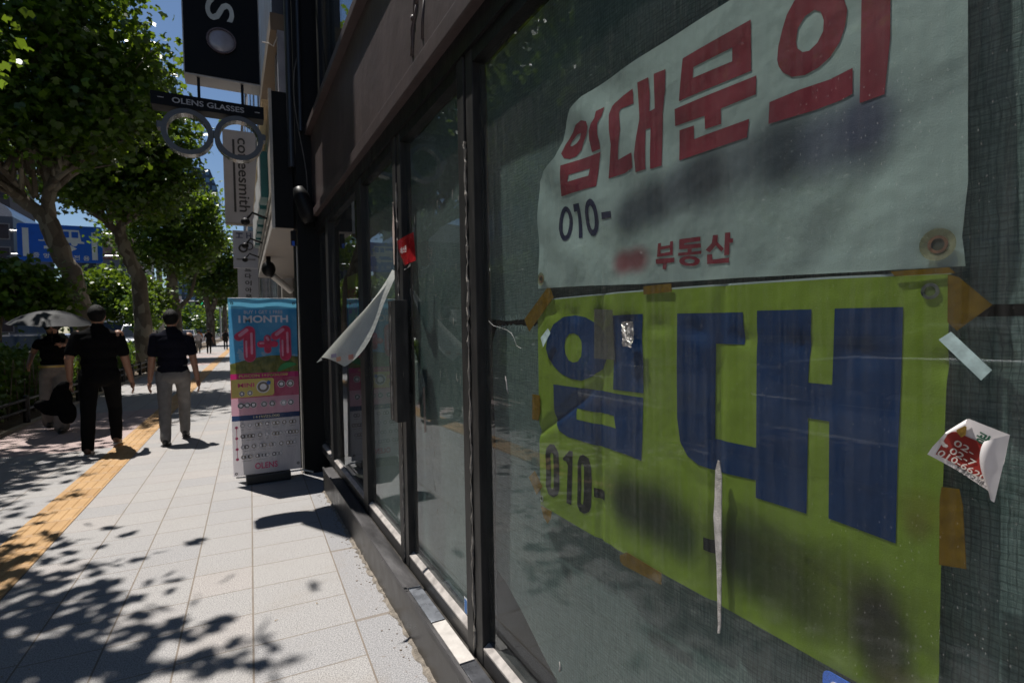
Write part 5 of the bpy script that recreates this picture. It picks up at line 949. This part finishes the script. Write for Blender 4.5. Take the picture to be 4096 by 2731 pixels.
    if far is False or True:
        # trim the hair away from the face
        bm = bmesh.new(); bm.from_mesh(hh.data); bmesh.ops.bisect_plane(bm, geom=bm.verts[:]+bm.edges[:]+bm.faces[:], plane_co=(0, .035*k, 1.62*k), plane_no=(0, 1, -.55), clear_outer=True); bm.to_mesh(hh.data); bm.free()
    e = MB()
    for sgn in (-1, 1): e.ell((sgn*.030, .097, 1.620), (.012, .006, .006), 10, 6)
    fin(e).build('eyes', mat('dark_eye', (.02, .015, .012), .2), t); e = MB(); e.ell((0, .098, 1.560), (.022, .007, .005), 10, 6); fin(e).build('lips', mat('lip', (.28, .11, .09), .5), t)
    if extra: extra(t, s_, hands)
    return t
RW = RZ
def jacket(t, s_, hands):
    pass
p_black = person('man in black polo and black trousers carrying a dark jacket, seen from behind', (-1.39, 7.93, 0), RW+.05, 1.715, 1.10, lf_=(-.10, -.20, .0), rf=(.11, .26, .03), lh=(-.275, -.02, .86), rh=(.30, .12, .80), shoe=(.10, .05, .03), sole=(.55, .53, .50))
p_grey = person('man in dark navy shirt and grey trousers, seen from behind', (-.66, 8.07, 0), RW-.02, 1.665, 1.06, lf_=(-.07, -.24, .0), rf=(.09, .24, .02), lh=(-.265, .03, .80), rh=(.29, -.08, .80), shirt=(.008, .0085, .015), trou=(.175, .165, .158), shoe=(.02, .018, .018), sole=(.10, .09, .09))
# jacket carried by the man in black
jm = mat('black_jacket_cloth', (.005, .005, .0055), .9, 0, .3, 12, .2, .06)
mb = MB(); c0_ = Vector((-1.72, 7.86, .80)); mb.ell(c0_, (.06, .05, .06), 14, 10); mb.ell(c0_+Vector((-.02, .0, -.14)), (.11, .05, .15), 16, 12); mb.ell(c0_+Vector((-.09, .02, -.24)), (.14, .05, .10), 16, 12); mb.ell(c0_+Vector((.03, .0, -.30)), (.09, .05, .14), 16, 12); mb.ell(c0_+Vector((-.20, .02, -.20)), (.07, .045, .06), 12, 10)
j = solid(mb, .012, 'jacket', jm, None, 4, .012); tag(j, 'dark jacket hanging from the left hand of the man in black', 'jacket')
p_w = person('woman in black top and wide pale trousers under a grey parasol, facing the camera', (-2.25, 9.85, 0), math.pi+.12, 1.60, .92, lf_=(-.08, .16, .0), rf=(.09, -.20, .05), lh=(-.12, .20, 1.34), rh=(.26, .22, 1.05), shirt=(.005, .005, .0055), trou=(.21, .185, .165), shoe=(.015, .014, .014), sole=(.03, .03, .03), wide=.030, sleeve=.30, hairlen=.06)
hb = thing('sun_hat', 'black brimmed hat on the woman under the parasol', 'hat', (-2.25, 9.85, 1.50)); Bq = within(hb)
Bq(MB().tube([(-2.25, 9.85, 1.50), (-2.25, 9.85, 1.515)], [.17, .165], 28), 'brim', mat('black_felt', (.012, .012, .012), .9)); Bq(MB().ell((-2.25, 9.855, 1.52), (.098, .115, .095), 20, 12), 'crown', mat('black_felt', (.012, .012, .012), .9))
MB().ell((0, .088, 1.515), (.068, .018, .019), 16, 8).build('sunglasses', mat('dark_lens', (.01, .01, .01), .1), p_w)
MB().ring((0, 0, .925), (1, 0, 0), (0, .76, 0), .168, .150, .03, 32).build('belt', mat('gold_belt', (.45, .30, .10), .35, .6), p_w)
# parasol
um = thing('parasol', 'grey silver parasol with eight ribs held over the woman', 'umbrella', (-2.20, 9.72, 1.50)); Bq = within(um)
uc = Vector((-2.22, 9.75, 1.735)); n_ = 8; ax = Vector((.04, -.06, 1)).normalized(); e1_ = ax.cross(Vector((0, 1, 0))).normalized(); e2_ = ax.cross(e1_)
Ls = 6; vs = [tuple(uc)]; fs = []
for q in range(1, Ls+1):
    rr_ = .50*q/Ls; dz = -.205*(q/Ls)**2.0
    for j in range(n_*4):
        a = 2*math.pi*j/(n_*4); sc_ = 1-.055*(q/Ls)*(1-abs(math.cos(a*n_/2))); z = dz+.03*(q/Ls)*(1-abs(math.cos(a*n_/2)))*.3
        vs.append(tuple(uc+e1_*(rr_*sc_*math.cos(a))+e2_*(rr_*sc_*math.sin(a))+ax*z))
m_ = n_*4
for j in range(m_): fs.append((0, 1+j, 1+(j+1) % m_))
for q in range(Ls-1):
    for j in range(m_): fs.append((1+q*m_+j, 1+q*m_+(j+1) % m_, 1+(q+1)*m_+(j+1) % m_, 1+(q+1)*m_+j))
Bq(MB().add(vs, fs), 'canopy', mat('silver_parasol_cloth', (.035, .037, .041), .6, .0, .1, 6, .05, .2, 0, .02), smooth=True)
Bq(MB().tube([uc+ax*.05, uc-ax*.30, uc-ax*.62], .008, 8), 'shaft', bl); Bq(MB().tube([uc-ax*.60, uc-ax*.70], .014, 8), 'grip', bl)
for j in range(n_):
    a = 2*math.pi*(j+.0)/n_; Bq(MB().tube([uc-ax*.01+e1_*(.5*f*math.cos(a))+e2_*(.5*f*math.sin(a))-ax*(.205*f*f) for f in (0, .35, .7, 1)], .003, 5), 'rib', bl)
# far pedestrians
for lab, x, y, hh_, rz_, sh_, tr_ in (('far pedestrian in pale top and dark skirt near the crossing', -1.75, 38, 1.40, RW, (.42, .40, .42), (.16, .16, .15)), ('far pedestrian all in black near the crossing', -1.15, 37, 1.48, RW, (.014, .014, .015), (.016, .016, .016)), ('distant pedestrian in black beyond the blue banner stand', -.30, 43, 1.42, RW, (.02, .02, .02), (.02, .02, .02)), ('distant pedestrian in blue shirt beyond the banner stand', .10, 50, 1.40, RW+3.1, (.06, .10, .25), (.03, .03, .04)), ('distant pedestrian in orange top near the trees', -2.05, 47, 1.40, RW, (.40, .15, .05), (.05, .05, .06))):
    person(lab, (x, y, 0), rz_, hh_, 1.0, shirt=sh_, trou=tr_, far=True)
# ---------------------------------------------------------------- vehicles
tyre_m = mat('tyre_rubber', (.02, .02, .02), .9); rim_m = mat('wheel_rim', (.45, .45, .46), .3, .8); cgl = mat('car_window_glass', (.015, .018, .022), .06, 0, .1, 1); hl = mat('headlight_glass', (.72, .74, .78), .12); tl = mat('tail_light_red', (.45, .02, .02), .2)
def paint(name, c): 
    k = NT(name); k.set(k.mix(k.noise(k.coord(), 3, 3), sc(c, .92), sc(c, 1.05)), .28, .1, .5); k.b.inputs['Coat Weight'].default_value = .8; return k.m
PAINT = {'white': paint('white_car_paint', (.72, .73, .75)), 'silver': paint('silver_car_paint', (.40, .42, .45)), 'black': paint('black_car_paint', (.012, .012, .014)), 'blue': paint('blue_car_paint', (.12, .19, .34)), 'grey': paint('grey_car_paint', (.12, .125, .13))}
def car(label, u, v, col, flip=False, kind='sedan', L=4.5, Wd=1.8, H=1.46, group='cars on the road'):
    t = thing({'sedan': 'parked_car', 'suv': 'parked_car', 'van': 'van'}[kind], label, 'van' if kind == 'van' else 'car', (u+SL*v, v, -.13), RW+(math.pi if flip else 0), group); pm = PAINT[col]
    w = Wd/2
    if kind == 'sedan': prof = [(-L/2, .35), (-L/2, .78), (-L/2+.12, .92), (-L/2+.75, .97), (L/2-1.35, .93), (L/2-.15, .78), (L/2, .62), (L/2, .32)]; gh = [(-L/2+.55, .95), (-L/2+1.25, H-.03), (L/2-2.35, H), (L/2-1.25, .93)]
    elif kind == 'suv': prof = [(-L/2, .40), (-L/2, 1.0), (-L/2+.1, 1.08), (L/2-1.25, 1.08), (L/2-.12, .98), (L/2, .75), (L/2, .38)]; gh = [(-L/2+.08, 1.06), (-L/2+.35, H-.04), (L/2-2.2, H), (L/2-1.2, 1.07)]
    else: prof = [(-L/2, .38), (-L/2, 1.15), (L/2-.75, 1.15), (L/2-.08, 1.02), (L/2, .7), (L/2, .36)]; gh = [(-L/2+.03, 1.13), (-L/2+.10, H-.05), (L/2-1.35, H), (L/2-.62, 1.13)]
    mb = MB(); n = len(prof); secs = [(-w, .93), (-w*.97, 1), (w*.97, 1), (w, .93)]
    vs = []
    for x, k_ in ((-w, .9), (-w*.93, 1), (w*.93, 1), (w, .9)):
        for y, z in prof: vs.append((x, y*(1 if k_ == 1 else .985), .55+(z-.55)*k_))
    fs = [tuple(range(n)), tuple(range(3*n, 4*n))]
    for s in range(3):
        for i in range(n): fs.append((s*n+i, s*n+(i+1) % n, (s+1)*n+(i+1) % n, (s+1)*n+i))
    mb.add(vs, fs); mb.build('body', pm, t, smooth=False, bevel=.03)
    g = MB(); q = [(-w*.93, gh), (w*.93, gh)]; vs = []
    for sgn in (-1, 1):
        for i, (y, z) in enumerate(gh): vs.append((sgn*w*(.94 if i in (0, 3) else .76), y, z))
    g.add(vs, [(0, 1, 2, 3), (4, 5, 6, 7), (0, 1, 5, 4), (1, 2, 6, 5), (2, 3, 7, 6), (3, 0, 4, 7)]); g.build('cabin', pm, t, bevel=.04)
    def lerp2(a, b, f): return (a[0]+(b[0]-a[0])*f, a[1]+(b[1]-a[1])*f)
    for sgn in (-1, 1):
        for f0, f1 in ((.06, .47), (.53, .95)):
            P = [lerp2(gh[0], gh[3], f0), lerp2(gh[0], gh[3], f1), lerp2(gh[1], gh[2], min(1, f1+.0)), lerp2(gh[1], gh[2], f0)]; zs = (.10, .10, .88, .88); out = []
            for (y, z), zz, f in zip(P, zs, (0, 0, 1, 1)): zz2 = gh[0][1]+(H-gh[0][1])*zz; out.append((sgn*(w*(.94+(.76-.94)*zz)+.014), y, zz2))
            MB().poly(out, (sgn*.004, 0, 0)).build('window', cgl, t)
    for (a, b), nm in (((gh[0], gh[1]), 'rear_window'), ((gh[3], gh[2]), 'windscreen')):
        d = -.02 if nm == 'rear_window' else .02
        A = lerp2(a, b, .10); Bb = lerp2(a, b, .88); MB().poly([(-w*.84, A[0]+d, A[1]+.012), (w*.84, A[0]+d, A[1]+.012), (w*.70, Bb[0]+d, Bb[1]+.012), (-w*.70, Bb[0]+d, Bb[1]+.012)], (0, d*.3, .006)).build(nm, cgl, t)
    for sgn in (-1, 1):
        for y in (-L/2+.85, L/2-.85):
            wl = MB().cyl((sgn*(w-.10), y, .33), (0, 1, 0), (0, 0, 1), .33, .20*sgn*.5, 24).build('wheel', tyre_m, t); MB().cyl((sgn*(w+.002), y, .33), (0, 1, 0), (0, 0, 1), .21, .012*sgn, 20).build('rim', rim_m, wl)
        MB().box((sgn*w*.62-.18, L/2-.04, .60), (sgn*w*.62+.18, L/2+.012, .74)).build('headlight', hl, t, bevel=.02); MB().box((sgn*w*.70-.13, -L/2-.012, .72), (sgn*w*.70+.13, -L/2+.04, .86)).build('tail_light', tl, t, bevel=.02)
        MB().ell((sgn*(w+.09), L/2-1.55, 1.0), (.09, .05, .065), 10, 8).build('wing_mirror', pm, t)
    return t
car('black car beside the sunlit hedge at the left edge', -6.1, 22.0, 'black', kind='suv', H=1.54, L=4.6)
car('white car seen between the woman and the man in black', -6.2, 30, 'white')
car('silver car beyond the black car', -9.3, 34, 'silver', True)
car('blue grey car behind the parasol', -9.4, 41, 'blue', True)
car('grey car in the queue beyond the parasol', -9.5, 48, 'grey', True)
car('white van facing the camera behind the man in grey trousers', -6.1, 40, 'white', True, 'van', 4.9, 1.75, 1.95)
car('silver car far along the road behind the far pedestrians', -6.3, 54, 'silver', True)
car('white car at the far crossing', -8.2, 64, 'white', True)
car('dark car far along the near lane', -6.2, 68, 'grey', True, 'suv', 4.6, 1.8, 1.6)
car('silver car on the road facing the shop window', -8.8, 4.5, 'silver', False)
car('white car on the road reflected in the shop glass', -8.6, -3.0, 'white', True)
# box truck
tk = thing('box_truck', 'white box truck behind the white van', 'truck', (-9.1+SL*52, 52, -.13), RW+math.pi, 'trucks and buses on the road')
MB().box((-1.1, -4.2, .95), (1.1, 1.2, 3.3)).build('cargo_box', mat('truck_box_paint', (.55, .58, .62), .5), tk, bevel=.03); MB().poly([(-1.05, 1.3, .6), (-1.05, 3.0, .6), (-1.05, 3.0, 1.5), (-1.05, 2.75, 2.35), (-1.05, 1.3, 2.35)], (2.1, 0, 0)).build('cab', PAINT['white'], tk, bevel=.05)
MB().poly([(-.92, 3.012, 1.5), (.92, 3.012, 1.5), (.86, 2.78, 2.25), (-.86, 2.78, 2.25)], (0, .012, .004)).build('windscreen', cgl, tk)
MB().box((-.95, -4.0, .55), (.95, 3.0, .95)).build('chassis', bl, tk)
for sgn in (-1, 1):
    for y in (-2.8, 2.2): wl = MB().cyl((sgn*.80, y, .45), (0, 1, 0), (0, 0, 1), .45, .26*sgn, 24).build('wheel', tyre_m, tk); MB().cyl((sgn*1.062, y, .45), (0, 1, 0), (0, 0, 1), .24, .012*sgn, 18).build('rim', rim_m, tk)
    MB().box((sgn*.78-.16, 2.98, .75), (sgn*.78+.16, 3.02, .95)).build('headlight', hl, tk)
bus = thing('city_bus', 'city bus with dark windows on the far lane facing the shop window', 'bus', (-12.8+SL*9, 9, -.13), RW, 'trucks and buses on the road')
MB().box((-1.22, -5.5, .35), (1.22, 5.5, 3.1)).build('body', paint('blue_bus_paint', (.10, .20, .42)), bus, bevel=.08)
for i in range(7): MB().box((1.222, -5.1+i*1.48, 1.45), (1.235, -3.75+i*1.48, 2.55)).build('window', cgl, bus)
MB().box((1.222, -5.3, .95), (1.23, 5.3, 1.15)).build('white_band', mk, bus)
for y in (-3.4, 3.4): wl = MB().cyl((1.0, y, .48), (0, 1, 0), (0, 0, 1), .48, .23, 24).build('wheel', tyre_m, bus); MB().cyl((1.232, y, .48), (0, 1, 0), (0, 0, 1), .26, .012, 18).build('rim', rim_m, bus)

# ---------------------------------------------------------------- road sign gantry, signals
gal = mat('galvanised_pole', (.55, .55, .54), .45, .5, .12, 5); sb = mat('blue_sign_sheet', (.006, .12, .62), .5, 0, .12, 2); swh = mat('white_sign_sheet', (.80, .78, .76), .5, 0, .05, 2)
bsg = thing('road_sign', 'blue overhead bus lane road sign on white mast arms behind the leaning tree', 'sign', (-4.1, 34, 0)); Bq = within(bsg)
X0, X1, Z0, Z1 = -8.93, -5.63, 4.90, 6.72
def rrect(x0, x1, z0, z1, r, y): return [(a, y, b) for a, b in rr(x0, x1, z0, z1, r)]
Bq(MB().poly(rrect(X0, X1, Z0, Z1, .12, 34), (0, .05, 0)), 'panel', sb)
def sx_(u): return X0+(X1-X0)*u
def sz_(v): return Z1-(Z1-Z0)*v
Bq(MB().box((sx_(.06), 33.985, sz_(.87)), (sx_(.13), 33.999, sz_(.12))), 'lane_bar', swh); Bq(MB().box((sx_(.87), 33.985, sz_(.92)), (sx_(.94), 33.999, sz_(.16))), 'lane_bar', swh)
Bq(MB().poly([(sx_(a), 33.99, sz_(b)) for a, b in ((.24, .42), (.30, .42), (.30, .12), (.72, .12), (.745, .42), (.78, .44), (.78, .485), (.24, .445))], (0, .008, 0)).cyl((sx_(.66), 33.988, sz_(.49)), XD, ZD, .13, -.01, 20).cyl((sx_(.38), 33.988, sz_(.47)), XD, ZD, .13, -.01, 20), 'bus_symbol', swh)
Bq(MB().box((sx_(.34), 33.975, sz_(.26)), (sx_(.50), 33.989, sz_(.17))).box((sx_(.53), 33.975, sz_(.33)), (sx_(.60), 33.989, sz_(.17))).box((sx_(.63), 33.975, sz_(.33)), (sx_(.71), 33.989, sz_(.17))), 'bus_window', sb)
Bq(MB().poly([(sx_(a), 33.99, sz_(b)) for a, b in ((.30, .575), (.60, .585), (.60, .525), (.69, .625), (.60, .725), (.60, .66), (.30, .65))], (0, .008, 0)), 'arrow', swh)
for i, ch in enumerate('중앙버스전용'): Bq(text_mb(MB(), ch, (sx_(.21+.118*i), 33.985, sz_(.83+.01*i)), XD, ZD, .24, .25, .02, True), 'lettering', swh)
Bq(MB().tube([(-9.2, 34.12, 6.32), (-3.2, 34.12, 6.44)], .06, 10).tube([(-9.2, 34.12, 5.2), (-3.2, 34.12, 5.32)], .06, 10), 'mast_arm', gal); Bq(MB().tube([(-3.25, 34.15, -.1), (-3.25, 34.15, 7.0)], [.16, .12], 14), 'pole', gal)
tg = glow_mat('green_signal_lamp', (.02, .95, .42), 2.2); red_off = mat('dark_signal_lens', (.05, .01, .01), .3)
ts = thing('traffic_signal', 'far traffic signal mast arm with two green lights over the crossing', 'traffic light', (-1.2, 90, 0)); Bq = within(ts)
Bq(MB().tube([(-14, 90, 5.75), (-2.4, 90, 5.55)], .09, 8), 'mast_arm', gal); Bq(MB().tube([(-1.2, 90, -.1), (-1.2, 90, 5.7), (-2.4, 90, 5.6)], .12, 10), 'pole', gal)
for x in (-6.9, -3.6):
    h_ = Bq(MB().box((x-.75, 89.85, 5.05), (x+.35, 90.1, 5.45)), 'signal_head', bl, bevel=.03)
    Bq(MB().cyl((x+.12, 89.83, 5.25), XD, ZD, .15, .02, 18), 'green_lamp', tg, h_).location = (-0, -0, 0); Bq(MB().cyl((x-.52, 89.83, 5.25), XD, ZD, .13, .02, 18).cyl((x-.2, 89.83, 5.25), XD, ZD, .13, .02, 18), 'dark_lamp', red_off, h_)
ys = thing('road_sign', 'white sign panel above an inverted red triangle sign near the far crossing', 'sign', (-3.35, 46, 0)); Bq = within(ys)
Bq(MB().tube([(-3.35, 46.05, -.1), (-3.35, 46.05, 4.1)], .05, 8), 'pole', gal); Bq(MB().poly(rrect(-3.65, -3.05, 3.35, 3.92, .05, 46), (0, .03, 0)), 'panel', swh); Bq(MB().box((-3.55, 45.985, 3.56), (-3.15, 45.999, 3.66)).box((-3.5, 45.985, 3.43), (-3.2, 45.999, 3.50)), 'red_line', mat('sign_red', (.50, .05, .04), .5))
Bq(MB().poly([(-3.68, 46, 3.32), (-3.02, 46, 3.32), (-3.35, 46, 2.74)], (0, .03, 0)), 'triangle', mat('sign_red', (.50, .05, .04), .5)); Bq(MB().poly([(-3.53, 45.985, 3.24), (-3.17, 45.985, 3.24), (-3.35, 45.985, 2.93)], (0, .01, 0)), 'triangle_face', swh)
bag = thing('delivery_bag', 'white and orange sack hung at the kerb behind the man in black', 'bag', (-2.95, 26.6, 1.0)); Bq = within(bag)
Bq(MB().tube([(-3.0, 26.6, 1.18), (-3.0, 26.6, 1.45), (-3.0, 26.6, 1.95), (-3.0, 26.6, 2.0)], [.22, .29, .24, .1], 16), 'sack', mat('white_sack', (.66, .65, .66), .6, 0, .1, 8, .2), smooth=True)
Bq(MB().tube([(-3.0, 26.6, .96), (-3.0, 26.6, 1.05), (-3.0, 26.6, 1.18)], [.10, .26, .225], 16), 'orange_base', mat('orange_cloth', (.62, .19, .03), .6), smooth=True); Bq(MB().tube([(-3.0, 26.6, -.05), (-3.0, 26.6, .97)], .05, 8), 'post', mat('yellow_post_paint', (.45, .30, .05), .6))

# ---------------------------------------------------------------- the far side of the street
GB_ = 'buildings across the road'
def far(label, v0, v1, h, col, rows, cols, dx=0): 
    return block('office_building', label, -46+SL*v0+dx, v0, -31.5+SL*v0+dx, v1, h, col, 0, rows, cols, GB_, 'x1')
far('brown brick building at the left edge of the frame', 50, 74, 34, (.16, .10, .075), 6, 6, 1.0)
far('grey office building across the road with wide windows', -34, -14, 28, (.30, .29, .28), 4, 5)
far('beige office building across the road facing the shop window', -13, 8, 30, (.38, .33, .27), 5, 5)
far('pale grey office building across the road beside the beige one', 9, 28, 26, (.34, .34, .35), 4, 5)
far('tan office building across the road before the brown brick one', 29, 49, 30, (.32, .25, .19), 5, 5)
t = thing('office_building', 'pale blue building with a barrel vaulted roof behind the blue sign', 'building', (-36, 100, 0), 0, GB_); Bq = within(t)
Bq(MB().box((-42, 92, -.2), (-24.5, 110, 16.5)), 'wall', mat('pale_blue_facade', (.07, .09, .12), .5, 0, .2, .5)); Bq(MB().poly([(-33+8.5*math.cos(a), 92, 16.5+3.4*math.sin(a)) for a in [math.pi*i/20 for i in range(21)]], (0, 18, 0)), 'vaulted_roof', mat('vault_metal', (.52, .55, .58), .35, .4))
for i in range(5):
    for j in range(7): f = Bq(MB().box((-41+j*2.4, 91.94, 1.5+i*3), (-39.2+j*2.4, 92, 3.6+i*3)), 'window', mat('window_frame_grey', (.22, .22, .22), .5)); Bq(MB().box((-40.85+j*2.4, 91.93, 1.65+i*3), (-39.35+j*2.4, 91.94, 3.45+i*3)), 'pane', mat('far_window_glass', (.03, .04, .055), .12, 0, .3, .7), f)
t = thing('office_building', 'beige plain sided building right of the leaning trunk', 'building', (-27, 128, 0), 0, GB_); Bq = within(t)
Bq(MB().box((-25.5, 124, -.2), (-15.2, 150, 19.5)), 'wall', mat('beige_facade', (.46, .39, .31), .8, 0, .1, .4)); Bq(MB().box((-25.6, 123.9, 19.5), (-15.1, 150, 20.1)), 'parapet', mat('parapet_stone', (.30, .29, .28), .8))
Bq(MB().box((-22.2, 123.98, 0), (-21.9, 124.02, 19.5)).box((-18.6, 123.98, 0), (-18.3, 124.02, 19.5)), 'wall_joint', mat('joint_dark', (.25, .21, .17), .8))
t = thing('office_building', 'grey glass building with a red roof line and three tall windows', 'building', (-19.5, 110, 0), 0, GB_); Bq = within(t)
Bq(MB().box((-22.5, 108, -.2), (-18.7, 122, 17)), 'glass_wing', mat('grey_curtain_wall', (.05, .06, .08), .2, 0, .15, .6)); Bq(MB().box((-18.7, 107.5, -.2), (-14.4, 122, 13.2)), 'wall', mat('pale_grey_facade', (.20, .205, .23), .7, 0, .1, .6)); Bq(MB().box((-18.9, 107.3, 13.2), (-14.2, 122, 13.7)), 'roof_line', mat('red_roof_metal', (.30, .05, .03), .6))
for i in range(3): f = Bq(MB().box((-18.2+i*1.25, 107.42, 8.8), (-17.4+i*1.25, 107.5, 12.4)), 'window', mat('window_frame_grey', (.22, .22, .22), .5)); Bq(MB().box((-18.1+i*1.25, 107.40, 8.9), (-17.5+i*1.25, 107.42, 12.3)), 'pane', mat('far_window_glass', (.03, .04, .055), .12, 0, .3, .7), f)
Bq(MB().box((-18.4, 107.4, 2), (-14.8, 107.5, 7.8)), 'shop_glass', mat('far_window_glass', (.03, .04, .055), .12, 0, .3, .7))
vs_ = thing('vertical_sign', 'pink and white vertical sign on the grey glass building', 'sign', (-22.2, 106.8, 11)); Bq = within(vs_)
Bq(MB().box((-22.8, 106.5, 9.0), (-21.9, 106.9, 13.4)), 'box_body', mat('pink_white_sign', (.60, .48, .52), .5)); Bq(MB().box((-22.65, 106.45, 11.5), (-22.05, 106.5, 12.6)).box((-22.6, 106.45, 9.6), (-22.1, 106.5, 10.4)), 'faded_mark', mat('sign_red', (.50, .05, .04), .5))
# dark glass tower
t = thing('office_building', 'tall dark brown building slice at the left edge of the frame', 'building', (-29, 104, 0), 0, GB_); Bq = within(t)
Bq(MB().box((-34, 99, -.2), (-26.6, 110, 44)), 'wall', mat('dark_brown_facade', (.10, .075, .062), .8, 0, .15, .5))
for i in range(9): Bq(MB().box((-28.6, 98.94, 3+i*4.3), (-27.2, 99, 5.6+i*4.3)), 'window', mat('far_window_glass', (.03, .04, .055), .12, 0, .3, .7))
t = thing('office_tower', 'dark blue glass tower block above the tree tops', 'tower', (-14, 300, 0)); Bq = within(t)
def tower_mat():
    k = NT('tower_curtain_wall'); x, y, z = k.sep(k.coord()); h = k.math('ADD', x, y)
    a = k.math('ABSOLUTE', k.math('SUBTRACT', k.math('FRACT', k.math('DIVIDE', h, 2.6)), .5)); b = k.math('ABSOLUTE', k.math('SUBTRACT', k.math('FRACT', k.math('DIVIDE', z, 3.6)), .5))
    w = k.math('MULTIPLY', k.math('LESS_THAN', a, .30), k.math('LESS_THAN', b, .30)); r = k.white(k.comb(k.math('FLOOR', k.math('DIVIDE', h, 2.6)), k.math('FLOOR', k.math('DIVIDE', z, 3.6))))
    k.set(k.mix(w, (.018, .03, .055), k.mix(r, (.06, .12, .22), (.12, .22, .36))), .22, 0, .5); return k.m
Bq(MB().add([(-24, 300, 0), (-3.2, 300, 0), (-2.0, 330, 0), (-24, 330, 0), (-24, 300, 80), (-6.4, 300, 79), (-3.4, 300, 70), (-2.4, 330, 70), (-5.4, 330, 79), (-24, 330, 80)],
    [(0, 1, 6, 5, 4), (1, 2, 7, 6), (6, 7, 8, 5), (5, 8, 9, 4), (3, 0, 4, 9), (2, 3, 9, 8, 7)]), 'tower_shell', tower_mat())
# distant tree mass and hill closing the street
hl_ = []
for i in range(26): hl_.append((-30+i*2.4+random.uniform(-.6, .6), 150+random.uniform(-8, 20), 4.2+random.uniform(-1, 1.5), 2.4, 2.4, 3.6))
o = leaves('distant_trees', hl_, 9000, .7, lf2, None, 160, 10, .9); tag(o, 'mass of distant green trees closing the end of the street', 'trees', kind='stuff')
# litter on the paving
mbl = MB(); r_ = random.Random(55)
for _ in range(60):
    u = r_.uniform(-2.9, .3); v = r_.uniform(1.6, 14); a = r_.uniform(0, 6.3); l = r_.uniform(.008, .022); x = u+SL*v; mbl.add([(x, v, .003), (x+l*math.cos(a), v+l*math.sin(a), .006), (x+l*.4*math.cos(a+1.2), v+l*.4*math.sin(a+1.2), .004)], [(0, 1, 2)])
tag(mbl.build('leaf_litter', mat('dry_leaf', (.24, .17, .09), .8, 0, .4, 90)), 'specks of dry leaf litter on the granite paving', 'litter', kind='stuff')
